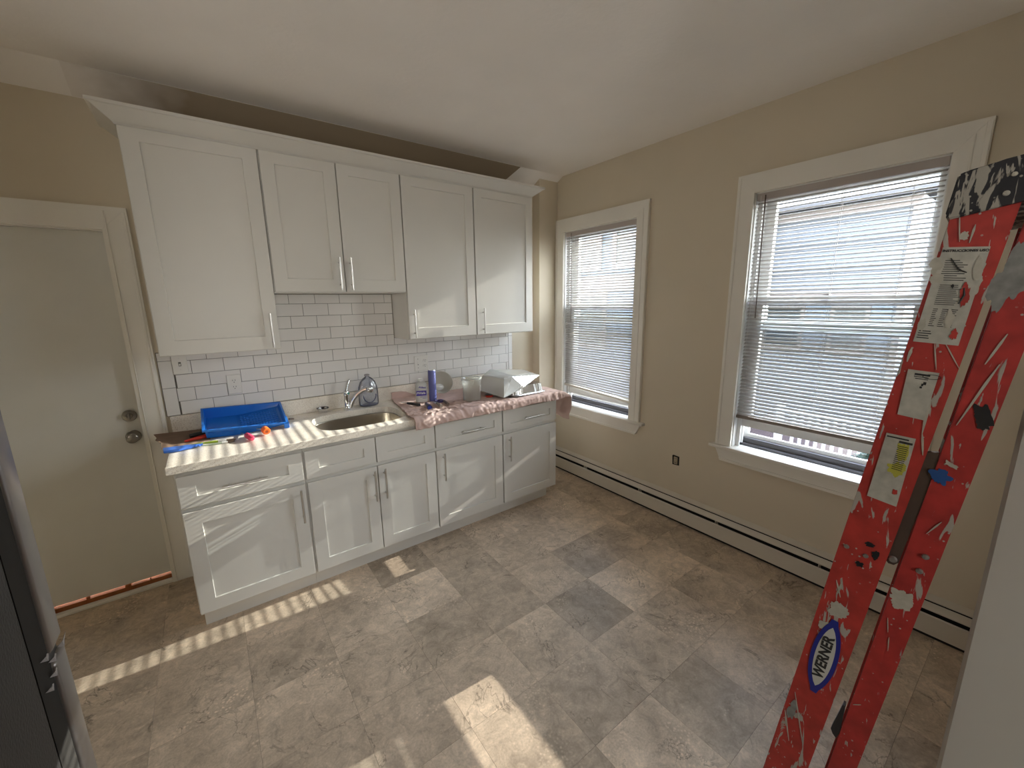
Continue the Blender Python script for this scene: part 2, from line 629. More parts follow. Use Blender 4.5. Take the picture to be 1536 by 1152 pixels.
_q.color_ramp.elements[1].position = .42; _q.color_ramp.elements[1].color = (.34, .27, .185, 1)
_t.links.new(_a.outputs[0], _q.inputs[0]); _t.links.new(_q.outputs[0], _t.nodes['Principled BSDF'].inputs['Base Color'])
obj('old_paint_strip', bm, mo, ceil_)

# ---- back wall (door hole x -.91..-.146, z 0..2.03)
wb = boxes('wall_back', [(-1.5, -.912, 0, .14, 0, H - .086), (-.912, -.145, 0, .14, 2.03, H - .086), (-.145, 3.07, 0, .14, 0, H - .086)], M_WALL)
tag(wb, kind='structure')
tag(boxes('trim_1', [(2.701, W, -.094, 0, 0, H)], M_WALL), kind='structure')   # boxed-in pipe chase in the corner

# ---- right wall with two window openings
O1 = (-.985, -.198)
O2 = (-2.613, -1.808)
ZB, ZT = .655, 2.246
wr = boxes('wall_right', [
    (W, 3.07, -5.75, O2[0], 0, H), (W, 3.07, O2[1], O1[0], 0, H), (W, 3.07, O1[1], .0, 0, H),
    (W, 3.07, O2[0], O2[1], 0, ZB), (W, 3.07, O2[0], O2[1], ZT, H),
    (W, 3.07, O1[0], O1[1], 0, ZB), (W, 3.07, O1[0], O1[1], ZT, H)], M_WALL)
tag(wr, kind='structure')
# ---- front wall (behind / beside the camera) with doorway x 0..1.33
bm = bmesh.new()
prism(bm, [(1.336, -2.990), (W, -2.990), (W, -3.115), (1.33, -3.115), (1.33, -2.996)], 'z', 0, H)
box(bm, -1.35, -.03, -3.115, -2.990, 0, H)
box(bm, -.03, 1.33, -3.115, -2.990, 2.45, H)
tag(obj('wall_front', bm, mat('jamb_paint', (.52, .51, .46), .5)), kind='structure')
tag(boxes('wall_left', [(-1.5, -1.35, -5.75, -1.97, 0, H), (-1.5, -1.35, -1.67, 0, 0, H), (-1.5, -1.35, -1.97, -1.67, 0, 1.68), (-1.5, -1.35, -1.97, -1.67, 2.12, H)], M_WALL), kind='structure')  # the hole is an added daylight opening, out of view, to brighten the kitchen
tag(boxes('wall_rear', [(-1.35, -.4, -5.75, -5.62, 0, H), (.2, W, -5.75, -5.62, 0, H), (-.4, .2, -5.75, -5.62, 0, 1.1),
                        (-.4, .2, -5.75, -5.62, 1.9, H)], M_WALL), kind='structure')  # rear hole is likewise added, unseen, to let fill daylight through the doorway

# ---- flush door, casing, threshold
dr = thing('door_1', None, None, kind='structure')
bm = bmesh.new()
box(bm, -.905, -.150, .030, .070, .050, 2.022, bev=.002)
obj('door_slab', bm, M_DOOR, dr)
boxes('jamb', [(-.150, -.1455, .0, .075, 0, 2.03), (-.912, -.906, 0, .075, 0, 2.03), (-.906, -.150, 0, .075, 2.023, 2.03)], M_TRIM, dr)


def rose_knob(nm, z, r, prof, par, knob_x=1.0):
    bm = bmesh.new()
    lathe(bm, [(0.0001, -.002), (r, -.002), (r, .006), (r * .92, .010), (r * .6, .012)] + prof, 28,
          Matrix.Translation((-.195, .030, z)) @ Matrix.Rotation(R(90), 4, 'X'), sx=knob_x)
    return obj(nm, bm, mat('aged_nickel', (.27, .25, .22), .3, metal=1), par, smooth=True)


rose_knob('door_knob', .926, .034, [(.014, .014), (.013, .034), (.020, .040), (.026, .050), (.026, .062), (.018, .068), (.0001, .070)], dr)
db = rose_knob('deadbolt', 1.046, .032, [(.016, .013), (.014, .018), (.0001, .020)], dr)
bm = bmesh.new()
box(bm, -.200, -.190, -.006, .012, 1.028, 1.064, bev=.003, seg=2)
obj('thumb_turn', bm, MATS['aged_nickel'], db, smooth=True)
bm = bmesh.new()
box(bm, -.905, -.147, .018, .10, 0.0, .040)
for x0, x1 in ((-.36, -.335), (-.52, -.505), (-.25, -.246)):
    box(bm, x0, x1, .0185, .03, .038, .052)
obj('threshold_board', bm, M_THRESH, dr)
boxes('threshold_strip', [(-.91, -.147, -.018, .017, 0, .018)], M_TRIM, dr, bev=.003)


def casing_poly(parent_name, opening, outer, zt, zto, plane, sgn):
    pass


bm = bmesh.new()
x_in, x_out, z_in, z_out = -.148, -.042, 2.027, 2.140
prism(bm, [(x_in, 0), (x_out, 0), (x_out, z_out), (x_in, z_in)], 'y', -.020, 0)
prism(bm, [(x_in, z_in + .0005), (x_out, z_out + .0005), (-1.02, z_out + .0005), (-.910, z_in + .0005)], 'y', -.020, 0)
prism(bm, [(-1.02, 0), (-.910, 0), (-.910, z_in), (-1.02, z_out)], 'y', -.020, 0)
for a, b in ((-.062, -.050), (-.132, -.126)):
    box(bm, a, b, -.025, -.0195, 0, z_out - .02, bev=.002)
tag(obj('trim_2', bm, M_TRIM), kind='structure')


# ---- windows
def window(n, O, outer, tips, chase=False):
    root = thing('window_%d' % n, None, None, kind='structure')
    ya, yb = O            # ya < yb (ya nearer the camera)
    oa, ob = outer
    # casing: three mitred boards
    x0, x1 = W - .020, W
    bm = bmesh.new()
    prism(bm, [(yb, ZB + .02), (ob, ZB + .02), (ob, 2.354), (yb, ZT)], 'x', x0, x1)
    box(bm, x0 - .005, x0 + .001, ob - .020, ob - .002, ZB + .02, 2.34, bev=.002)
    obj('casing', bm, M_TRIM, root)
    bm = bmesh.new()
    prism(bm, [(yb, ZT + .0006), (ob, 2.3546), (oa, 2.3546), (ya, ZT + .0006)], 'x', x0, x1)
    obj('casing', bm, M_TRIM, root)
    bm = bmesh.new()
    prism(bm, [(ya, ZB + .02), (oa, ZB + .02), (oa, 2.354), (ya, ZT)], 'x', x0, x1)
    box(bm, x0 - .005, x0 + .001, oa + .002, oa + .020, ZB + .02, 2.34, bev=.002)
    box(bm, x0 - .003, x0 + .001, oa + .045, oa + .052, ZB + .02, 2.30, bev=.001)
    obj('casing', bm, M_TRIM, root)
    # stool and apron
    bm = bmesh.new()
    box(bm, W - .046, 3.0, tips[0], tips[1], ZB - .002, ZB + .019, bev=.004, seg=2)
    obj('stool', bm, M_TRIM, root, smooth=True)
    bm = bmesh.new()
    a0, a1 = tips[0] + .035, tips[1] - .035
    prism(bm, [(a0, ZB - .003), (a1, ZB - .003), (a1 - .032, .583), (a0 + .032, .583)], 'x', W - .020, W)
    prism(bm, [(a0 + .032, .583), (a1 - .032, .583), (a1 - .040, .566), (a0 + .040, .566)], 'x', W - .026, W)
    obj('apron', bm, M_TRIM, root)
    # jamb liner
    boxes('jamb', [(W, 3.07, ya, ya + .006, ZB, ZT), (W, 3.07, yb - .006, yb, ZB, ZT), (W, 3.07, ya, yb, ZT - .006, ZT)], M_SASH, root)
    boxes('sash_track', [(2.955, 2.965, yb - .03, yb - .006, ZB + .02, ZT - .006), (3.0, 3.008, yb - .03, yb - .006, ZB + .02, ZT - .006),
                         (2.955, 2.965, ya + .006, ya + .03, ZB + .02, ZT - .006), (3.0, 3.008, ya + .006, ya + .03, ZB + .02, ZT - .006)], M_SASH, root)
    yA, yB = ya + .012, yb - .045

    def sash(nm, x, z0, z1, bh, th_, st):
        s = boxes(nm, [(x, x + .032, ya + .008, ya + .045, z0, z1), (x, x + .032, yb - .008 - st, yb - .008, z0, z1),
                       (x, x + .032, ya + .045, yb - .008 - st, z0, z0 + bh), (x, x + .032, ya + .045, yb - .008 - st, z1 - th_, z1)],
                  M_SASH, root)
        boxes('pane', [(x + .014, x + .018, ya + .045, yb - .008 - st, z0 + bh, z1 - th_)], M_GLASS, s)
        return s
    lo = sash('lower_sash', 2.966, .815 if n == 2 else .765, 1.64 if n == 2 else 1.60, .065, .040, .075)
    up = sash('upper_sash', 3.010, 1.46, ZT - .008, .040, .045, .075)
    ym = (ya + yb) / 2
    zl = 1.64 if n == 2 else 1.60
    for dy in ((.0,)):
        bm = bmesh.new()
        box(bm, 2.970, 2.995, ym - .03, ym + .03, zl, zl + .008, bev=.002)
        box(bm, 2.962, 2.985, ym - .012, ym + .02, zl + .008, zl + .016, bev=.002)
        obj('sash_lock', bm, mat('bronze_lock', (.08, .06, .045), .4, metal=.6), lo)
        bm = bmesh.new()
        box(bm, 2.958, 2.967, ym - .035, ym + .035, 1.466, 1.474, bev=.002)
        obj('sash_lift', bm, MATS['bronze_lock'], lo)
    # storm window outside
    st = boxes('storm_frame', [(3.048, 3.066, ya + .006, ya + .030, ZB + .06, ZT - .006), (3.048, 3.066, yb - .045, yb - .006, ZB + .06, ZT - .006),
                               (3.048, 3.066, ya + .045, yb - .045, .725, .748), (3.048, 3.066, ya + .045, yb - .045, 1.44, 1.47)], M_SASH, root)
    boxes('insect_screen', [(3.056, 3.058, ya + .03, yb - .045, .748, 1.44)], M_SCREEN, root)
    boxes('sill_track', [(3.0, 3.066, ya + .006, yb - .006, ZB, .690), (3.020, 3.066, ya + .006, yb - .006, .690, .724)], M_TRACK, root)
    return root


window(1, O1, (-1.090, -.098), (-1.134, -.096))
window(2, O2, (-2.718, -1.709), (-2.758, -1.676))


# ---- blinds
def blind(label, O, zl, zr, cords, wand, gathered=None, tilt_=R(34)):
    ya, yb = O[0] + .008, O[1] - .008
    L = yb - ya
    root = thing('window_blind', label, 'blind', 'vinyl mini blinds', loc=(2.935, yb, ZT))
    xc = 0.0
    bm = bmesh.new()
    box(bm, -.016, .016, -L, 0, -.045, -.004, bev=.002)
    obj('headrail', bm, mat('headrail_taupe', (.46, .41, .38), .45), root)
    # slat mesh (runs along -y from 0 to -L)
    bm = bmesh.new()
    wd, t_ = .0255, .0005
    prof = []
    for k in range(5):
        u = -wd / 2 + wd * k / 4
        prof.append((u, .0027 * (1 - (2 * u / wd) ** 2)))
    pts = prof + [(a, b - t_) for a, b in reversed(prof)]
    prism(bm, pts, 'y', -L + .003, -.003)
    me_o = None
    ztop = -.060
    dzl, dzr = zl - ZT + .020, zr - ZT + .020      # left (yb side), right (ya side)
    n = int(round((ztop - (dzl + dzr) / 2) / .0212))
    tilt = tilt_
    for k in range(n):
        f = k / (n - 1)
        # straight at the top, following the tilted bottom rail lower down
        s = max(0, (f - .75) / .25)
        zc = ztop + ((dzl + dzr) / 2 - ztop) * f
        dz = (dzr - dzl) * s
        if me_o is None:
            o = obj('slat', bm, M_SLAT, root, smooth=True)
            me_o = o
        else:
            o = me_o.copy(); COL.objects.link(o); o.parent = root
        o.location = (0, 0, zc - dz / 2 + (dz * 0))
        o.rotation_euler = (-math.atan2(dz, L), -tilt + random.uniform(-.03, .03), 0)
        o.location.z = zc - dz * .5
    ang = math.atan2(zr - zl, L)
    bm = bmesh.new()
    box(bm, -.014, .014, -L, 0, -.010, .010, bev=.003)
    o = obj('bottom_rail', bm, M_TRIM if zl > zr else mat('taupe_rail', (.25, .21, .18), .5), root)
    o.location = (0, 0, zl - ZT)
    o.rotation_euler = (-ang, 0, 0)
    for c in cords:
        bm = bmesh.new()
        for dx in (-.0125, .0125):
            tube(bm, [(dx, c - yb, -.045), (dx, c - yb, (zl + zr) / 2 - ZT)], .0008, 5)
        obj('ladder_cord', bm, M_CORD, root)
    bm = bmesh.new()
    tube(bm, [(-.024, wand[0] - yb, -.02), (-.026, wand[0] - yb - .012, wand[1] - ZT)], .0035 if wand[2] else .0022, 6)
    obj('tilt_wand', bm, M_WAND, root)
    if gathered:
        bm = bmesh.new()
        for q, c in enumerate(gathered):
            tube(bm, [(-.020, c - yb, -.02), (-.020, c - yb - .004, -.6 - .1 * q), (-.020, c - yb + .004, -.95)], .0011, 5)
        obj('lift_cord', bm, M_CORD, root)
    return root


blind('white mini blind hanging in the narrower window by the cabinets', O1, .852, .812, (-.32, -.50, -.78), (-.285, 1.45, False), (-.225, -.25))
blind('white mini blind hanging in the wide window behind the red ladder', O2, .884, .888, (-1.93, -2.23, -2.50), (-1.865, 1.52, True), (-1.84,), R(27))

# ================================================================== CABINETS
def shaker(name, x0, x1, z0, z1, yf, par, st=.070, rt=None, rb=None, m_=M_CAB):
    """framed front with a recessed centre panel"""
    rt = rt if rt is not None else st
    rb = rb if rb is not None else st
    th_ = .019
    px0, px1, pz0, pz1 = x0 + st, x1 - st, z0 + rb, z1 - rt
    bm = bmesh.new()
    b = .0015
    y1 = yf + th_
    # bevelled outer frame with inner chamfer, built as loops
    def ring(xa, xb, za, zb, y):
        return [bm.verts.new(p) for p in ((xa, y, za), (xb, y, za), (xb, y, zb), (xa, y, zb))]
    rings = [ring(x0, x1, z0, z1, y1), ring(x0, x1, z0, z1, yf + b), ring(x0 + b, x1 - b, z0 + b, z1 - b, yf),
             ring(px0 - .002, px1 + .002, pz0 - .002, pz1 + .002, yf), ring(px0, px1, pz0, pz1, yf + .0075)]
    for a, c in zip(rings, rings[1:]):
        for i in range(4):
            bm.faces.new((a[i], a[(i + 1) % 4], c[(i + 1) % 4], c[i]))
    bm.faces.new(rings[0])
    bm.faces.new(rings[-1])
    return obj(name, bm, m_, par)


def pull(x, z, length, vertical, yf, par):
    bm = bmesh.new()
    h = length / 2
    r = .0058
    yb_ = yf - .030
    if vertical:
        tube(bm, [(x, yb_, z - h), (x, yb_, z + h)], r, 12)
        for s in (-1, 1):
            tube(bm, [(x, yf + .001, z + s * h * .68), (x, yb_, z + s * h * .68)], .0045, 8)
    else:
        tube(bm, [(x - h, yb_, z), (x + h, yb_, z)], r, 12)
        for s in (-1, 1):
            tube(bm, [(x + s * h * .68, yf + .001, z), (x + s * h * .68, yb_, z)], .0045, 8)
    return obj('handle', bm, M_STEEL, par, smooth=True)


YB = -.63


def base_cab(label, x0, x1, fronts, right_skin=False):
    root = thing('base_cabinet', label, 'cabinet', 'white base cabinets', loc=(0, 0, 0))
    bm = bmesh.new()
    if 'sink' in label and 'under' in label:
        for b_ in ((x0, x0 + .018, -.610, -.012, .105, .872), (x1 - .018, x1, -.610, -.012, .105, .872), (x0 + .018, x1 - .018, -.610, -.012, .105, .123),
                   (x0 + .018, x1 - .018, -.024, -.012, .123, .872), (x0 + .018, x1 - .018, -.610, -.592, .123, .872)):
            box(bm, *b_)
    else:
        box(bm, x0, x1, -.610, -.012, .105, .872)
    obj('carcass', bm, M_CAB, root)
    bm = bmesh.new()
    box(bm, x0 + (0.012 if x0 < .01 else 0), x1 - (.05 if right_skin else 0), -.562, -.03, 0, .106)
    obj('toe_kick', bm, M_CAB, root)
    for f in fronts:
        kind, a, b = f[0], f[1], f[2]
        if kind == 'door':
            d = shaker('door', a, b, .108, .663, YB, root)
            pull(f[3], .547, .192, True, YB, d)
        else:
            d = shaker('drawer' if kind == 'drawer' else 'false_front', a, b, .686, .848, YB, root, rt=.058, rb=.054)
            if kind == 'drawer':
                pull(f[3], .761, .196, False, YB, d)
    return root


base_cab('white base cabinet below the blue paint tray, leftmost in the row', 0.0, .546,
         [('door', .004, .538, .512), ('drawer', .004, .538, .271)])
base_cab('white double-door base cabinet under the sink with two blank panels', .547, 1.335,
         [('door', .552, .939, .916), ('door', .945, 1.331, .980), ('false', .552, .939), ('false', .945, 1.331)])
base_cab('white base cabinet right of the sink doors, below the clear tub', 1.336, 1.885,
         [('door', 1.340, 1.880, 1.386), ('drawer', 1.340, 1.880, 1.622)])
base_cab('white base cabinet nearest the window, rightmost in the row', 1.886, 2.428,
         [('door', 1.891, 2.424, 1.941), ('drawer', 1.891, 2.424, 2.174)], True)

YU = -.297


def wall_cab(label, x0, x1, zb, doors):
    root = thing('wall_cabinet', label, 'cabinet', 'white wall cabinets')
    bm = bmesh.new()
    box(bm, x0 + .0005, x1 - .0005, -.277, -.002, zb - .006, 2.458)
    obj('carcass', bm, M_CAB, root)
    for a, b, hx in doors:
        d = shaker('door', a, b, zb, 2.455, YU, root, rt=.060, rb=.076)
        hz = zb + .106 if zb < 1.5 else zb + .108
        pull(hx, hz, .192, True, YU, d)
    return root


wall_cab('tall white wall cabinet, leftmost, beside the door casing', 0.0, .550, 1.391, [(.004, .546, .510)])
wall_cab('shorter double-door white wall cabinet above the sink', .551, 1.341, 1.714, [(.556, .942, .913), (.948, 1.337, .980)])
wall_cab('tall white wall cabinet right of the short pair, over the tub', 1.342, 1.894, 1.391, [(1.345, 1.889, 1.380)])
wall_cab('tall white wall cabinet nearest the window corner, rightmost', 1.895, 2.455, 1.391, [(1.899, 2.452, 1.950)])

# crown moulding, mitred round both ends
bm = bmesh.new()
prof = [(.0, 2.459), (.006, 2.459), (.010, 2.468), (.072, 2.516), (.082, 2.518), (.082, 2.532), (.0, 2.532)]
path = [((0.0, -.001), (-1, 0)), ((0.0, YU + .018), (-1, -1)), ((2.455, YU + .018), (1, -1)), ((2.455, -.001), (1, 0))]
rings = []
for (px, py), (dx, dy) in path:
    rings.append([bm.verts.new((px + dx * o_, py + dy * o_, z_)) for o_, z_ in prof])
for a, b in zip(rings, rings[1:]):
    for i in range(len(prof)):
        j = (i + 1) % len(prof)
        bm.faces.new((a[i], a[j], b[j], b[i]))
bm.faces.new(rings[0]); bm.faces.new(rings[-1])
tag(obj('crown_moulding', bm, M_CAB), 'angled white crown moulding running along the top of the wall cabinets', 'moulding')

# ---- countertop with sink cut-out
SXC, SYC, SA, SB = .937, -.362, .272, .205


def rrect(cx, cy, a, b, n=40, e=3.6):
    pts = []
    for i in range(n):
        t = 2 * pi * i / n
        c, s = cos(t), sin(t)
        pts.append((cx + a * math.copysign(abs(c) ** (2 / e), c), cy + b * math.copysign(abs(s) ** (2 / e), s)))
    return pts


root = thing('countertop', 'off-white speckled countertop with an oval-cornered sink cut-out', 'countertop')
bm = bmesh.new()
CX0, CX1, CY0, CY1, CZ0, CZ1 = -.024, 2.462, -.645, -.002, .874, .914
hole = rrect(SXC, SYC, SA, SB)


def plate(z, inset=0.0):
    outer = [bm.verts.new((x, y, z)) for x, y in ((CX0 + inset, CY0 + inset), (CX1 - inset, CY0 + inset), (CX1 - inset, CY1), (CX0 + inset, CY1))]
    inner = [bm.verts.new((x, y, z)) for x, y in hole]
    es = [bm.edges.new((outer[i], outer[(i + 1) % 4])) for i in range(4)]
    es += [bm.edges.new((inner[i], inner[(i + 1) % len(inner)])) for i in range(len(inner))]
    bmesh.ops.triangle_fill(bm, use_beauty=True, use_dissolve=False, edges=es)
    return outer, inner


o1, i1 = plate(CZ1, .004)
mid = [bm.verts.new(p) for p in ((CX0, CY0, CZ1 - .004), (CX1, CY0, CZ1 - .004), (CX1, CY1, CZ1 - .004), (CX0, CY1, CZ1 - .004))]
o2, i2 = plate(CZ0)
for i in range(4):
    j = (i + 1) % 4
    bm.faces.new((o1[i], o1[j], mid[j], mid[i]))
    bm.faces.new((mid[i], mid[j], o2[j], o2[i]))
for i in range(len(i1)):
    j = (i + 1) % len(i1)
    bm.faces.new((i1[i], i1[j], i2[j], i2[i]))
obj('slab', bm, M_COUNTER, root)
bm = bmesh.new()
box(bm, -.022, 2.455, -.022, -.001, .9145, 1.0165, bev=.002)
obj('upstand', bm, M_COUNTER, root)

# ---- sink bowl
root = thing('kitchen_sink', 'undermount stainless steel sink bowl with rounded corners', 'sink')
bm = bmesh.new()
loops = [(1.0, .872, 1), (1.0, .868, 1), (.99, .72, 1), (.93, .695, 1), (.80, .690, 1), (.30, .688, 1), (.15, .680, 1)]
rings = []
for s, z, _ in loops:
    rings.append([bm.verts.new((x, y, z)) for x, y in rrect(SXC, SYC, (SA - .003) * s, (SB - .003) * s)])
for a, b in zip(rings, rings[1:]):
    for i in range(len(a)):
        bm.faces.new((a[i], a[(i + 1) % len(a)], b[(i + 1) % len(a)], b[i]))
bm.faces.new(rings[-1])
bo = obj('bowl', bm, M_SINK, root, smooth='all')
sm = bo.modifiers.new('wall', 'SOLIDIFY'); sm.thickness = .0015
bm = bmesh.new()
lathe(bm, [(.001, .6895), (.040, .6895), (.045, .692), (.043, .694), (.03, .691), (.001, .691)], 24, Matrix.Translation((SXC, SYC, 0)))
obj('drain', bm, M_CHROME, root, smooth=True)

# ---- faucet
root = thing('faucet', 'chrome single-lever kitchen tap standing behind the sink', 'tap', loc=(.943, -.105, .914))
bm = bmesh.new()
lathe(bm, [(.0001, 0), (.026, 0), (.026, .006), (.020, .012), (.0165, .018), (.0155, .095), (.018, .100), (.0185, .112), (.017, .120), (.0175, .128), (.012, .136), (.0001, .138)], 24,
      Matrix.Translation((-.012, .0, 0)))
obj('body', bm, M_CHROME, root, smooth=True)
bm = bmesh.new()
tube(bm, [(-.012, 0, .128), (-.006, .004, .150), (.004, .012, .175), (.018, .020, .198), (.030, .022, .206)], [.011, .010, .009, .011, .006], 12)
obj('lever', bm, M_CHROME, root, smooth=True)
bm = bmesh.new()
tube(bm, [(.012, -.004, .004), (.016, -.008, .035), (.030, -.020, .072), (.054, -.040, .110), (.085, -.064, .138), (.108, -.084, .148)],
     [.016, .014, .013, .013, .014, .016], 14)
obj('spout', bm, M_CHROME, root, smooth=True)
bm = bmesh.new()
lathe(bm, [(.0001, -.022), (.018, -.022), (.022, -.016), (.025, .000), (.022, .012), (.0001, .018)], 20,
      Matrix.Translation((.124, -.096, .144)))
obj('spray_head', bm, M_CHROME, root, smooth=True)
bm = bmesh.new()
lathe(bm, [(.001, 0), (.007, 0), (.007, .002), (.001, .003)], 12, Matrix.Translation((.0, -.016, .118)) @ Matrix.Rotation(R(80), 4, 'X'))
obj('temperature_button', bm, mat('teal_dot', (.03, .30, .22), .3), root)

# ---- dome-topped clear bottle
root = thing('clear_bottle', 'bluish clear dome-topped plastic bottle standing behind the tap spout', 'bottle', loc=(1.090, -.080, .914))
bm = bmesh.new()
lathe(bm, [(.0001, 0), (.060, 0), (.068, .008), (.070, .03), (.070, .10), (.066, .140), (.054, .175), (.034, .200), (.015, .212), (.013, .218)], 32, sx=1, sy=.62, cap=False)
obj('shell', bm, M_BOTTLE, root, smooth='all')
bm = bmesh.new()
lathe(bm, [(.0001, .216), (.014, .216), (.019, .220), (.019, .228), (.012, .232), (.0001, .232)], 18, sy=.8)
obj('cap', bm, mat('smoky_cap', (.35, .33, .33), .3), root, smooth=True)
bm = bmesh.new()
lathe(bm, [(.0001, .003), (.058, .003), (.060, .010), (.045, .014), (.0001, .014)], 28, sy=.6)
obj('base_insert', bm, mat('blue_smoke', (.10, .11, .19), .2), root, smooth=True)
bm = bmesh.new()
pts = [(.045 * cos(t), -.030 - .008 * cos(t) ** 2 * 0, .085 + .058 * sin(t)) for t in [pi + pi * k / 16 for k in range(17)]]
tube(bm, pts, .004, 8)
obj('moulded_ring', bm, MATS['blue_smoke'], root, smooth=True)

# ---- sink strainer
root = thing('sink_strainer', 'small chrome and black sink strainer on the counter left of the tap', 'strainer', loc=(.780, -.062, .914))
bm = bmesh.new()
lathe(bm, [(.0001, 0), (.022, 0), (.026, .003), (.028, .012), (.030, .022), (.040, .026), (.040, .029), (.028, .029), (.024, .018), (.0001, .014)], 24)
obj('basket', bm, M_CHROME, root, smooth=True)
bm = bmesh.new()
lathe(bm, [(.0001, .014), (.005, .014), (.005, .030), (.010, .032), (.010, .037), (.0001, .038)], 14)
obj('stopper_knob', bm, M_BLACK, root, smooth=True)
bm = bmesh.new()
lathe(bm, [(.029, .0295), (.039, .0295), (.039, .0305), (.029, .0305)], 24, cap=False)
obj('rubber_ring', bm, M_BLACK, root)

# ================================================================== TILES
bs = boxes('backsplash', [(-.036, 2.448, -.0035, -.0002, 1.017, 1.386), (.551, 1.340, -.0035, -.0002, 1.386, 1.706)], M_GROUT, wb)
tile_meshes = {}


def wall_tile(x0, x1, z0, z1):
    g_ = .0011
    wd, ht = x1 - x0, z1 - z0
    if wd < .008 or ht < .008:
        return
    key = (round(wd, 3), round(ht, 3))
    if key not in tile_meshes:
        bm = bmesh.new()
        box(bm, g_, wd - g_, -.0085, -.003, g_, ht - g_)
        es = [e for e in bm.edges if all(v.co.y < -.008 for v in e.verts)]
        bmesh.ops.bevel(bm, geom=es, offset=.0012, segments=1, affect='EDGES')
        o = obj('wall_tile', bm, M_TILE, bs)
        tile_meshes[key] = o
    else:
        o = tile_meshes[key].copy(); COL.objects.link(o); o.parent = bs
    o.location = (x0, 0, z0)
    o.rotation_euler = (random.uniform(-.004, .004), 0, 0)


RZ, PT = 1.0185, .0782
for k in range(0, 9):
    z0 = RZ + k * PT
    z1 = z0 + PT
    off = .034 if k % 2 == 0 else .112
    for seg in ((.029, 2.402, 1.384, 0), (.553, 1.338, 1.7045, 1)):
        xa, xb, ztop, upper = seg
        if upper and z1 <= 1.384:
            continue
        if not upper and z0 >= 1.384:
            continue
        if upper and z0 < 1.384:      # the row that is cut by the tall cabinets but continues under the short one
            zz1 = min(z1, ztop)
        zz1 = min(z1, ztop)
        x = off - .156
        while x < xb:
            a, b = max(x, xa), min(x + .156, xb)
            if b - a > .01:
                if not upper and k == 4:
                    # clipped below tall cabinets, full height below the short one
                    cuts = sorted({a, b, *[c for c in (.553, 1.338) if a < c < b]})
                    for p, q in zip(cuts, cuts[1:]):
                        wall_tile(p, q, z0, z1 if .552 < (p + q) / 2 < 1.339 else ztop)
                elif upper and k == 4:
                    pass
                else:
                    wall_tile(a, b, z0, zz1)
            x += .156
for a, b in ((1.0185, 1.180), (1.180, 1.336), (1.336, 1.384)):
    wall_tile(-.034, .028, a, b)
    wall_tile(2.403, 2.446, a, b)

# ---- electrical plates
def recept(cx, cz, par, y=-.0145):
    bm = bmesh.new()
    lathe(bm, [(.0001, 0), (.0165, 0), (.0165, .003), (.0001, .003)], 20, Matrix.Translation((cx, y, cz)) @ Matrix.Rotation(R(90), 4, 'X'), sy=.85)
    o = obj('receptacle', bm, M_PLATE, par)
    bm = bmesh.new()
    for dx, hh in ((-.0065, .004), (.0065, .0045)):
        box(bm, cx + dx - .0012, cx + dx + .0012, y - .0036, y - .0025, cz + .001 - hh / 2 + .002, cz + .006 + hh / 2)
    lathe(bm, [(.0001, 0), (.0026, 0), (.0026, .001), (.0001, .001)], 8, Matrix.Translation((cx, y - .0026, cz - .007)) @ Matrix.Rotation(R(90), 4, 'X'))
    obj('socket_slots', bm, M_DARK, o)


def plate_thing(name, label, cat, x0, x1, z0, z1):
    r = thing(name, label, cat)
    bm = bmesh.new()
    box(bm, x0, x1, -.0145, -.0088, z0, z1, bev=.0025)
    obj('plate', bm, M_PLATE, r)
    return r


r = plate_thing('light_switch', 'white toggle switch plate just under the leftmost tall wall cabinet', 'switch', .028, .098, 1.256, 1.372)
bm = bmesh.new(); box(bm, .057, .069, -.0155, -.0144, 1.302, 1.326)
obj('toggle_slot', bm, M_GROUT, r)
bm = bmesh.new(); box(bm, .0595, .0665, -.0245, -.0148, 1.306, 1.317, bev=.001)
obj('toggle', bm, M_PLATE, r)
boxes('screw', [(.061, .065, -.0153, -.0143, 1.281, 1.285), (.061, .065, -.0153, -.0143, 1.345, 1.349)], M_STEEL, r)
r = plate_thing('wall_outlet', 'white duplex outlet plate on the tiles above the blue tray', 'outlet', .270, .342, 1.106, 1.224)
recept(.306, 1.185, r); recept(.306, 1.146, r)
r = plate_thing('wall_outlet', 'wide white two-gang outlet plate behind the periwinkle roll', 'outlet', 1.485, 1.602, 1.110, 1.232)
recept(1.572, 1.190, r); recept(1.572, 1.151, r)
bm = bmesh.new()
box(bm, 1.508, 1.520, -.017, -.0144, 1.158, 1.184, bev=.001)
obj('rocker', bm, M_PLATE, r)
boxes('screw', [(1.512, 1.516, -.0153, -.0143, 1.134, 1.139), (1.512, 1.516, -.0153, -.0143, 1.204, 1.209), (1.511, 1.517, -.0178, -.0169, 1.160, 1.165)], M_DARK, r)
# bare receptacle in the window wall
r = thing('bare_outlet', 'uncovered duplex receptacle in a dark hole in the window wall', 'outlet')
bm = bmesh.new()
prism(bm, [(-1.449, .418), (-1.395, .414), (-1.390, .484), (-1.398, .490), (-1.447, .487)], 'x', W - .0012, W - .0001)
obj('box_opening', bm, M_DARK, r)
bm = bmesh.new()
box(bm, W - .006, W - .001, -1.437, -1.405, .424, .480, bev=.002)
obj('yoke', bm, mat('almond', (.36, .30, .20), .5), r)
for cz in (.467, .437):
    bm = bmesh.new()
    lathe(bm, [(.0001, 0), (.013, 0), (.013, .003), (.0001, .003)], 16, Matrix.Translation((W - .006, -1.421, cz)) @ Matrix.Rotation(R(-90), 4, 'Y'))
    o = obj('receptacle', bm, mat('almond2', (.42, .36, .26), .5), r)
    boxes('socket_slots', [(W - .0098, W - .0088, -1.428, -1.425, cz - .004, cz + .005), (W - .0098, W - .0088, -1.417, -1.414, cz - .004, cz + .005)], M_DARK, o)

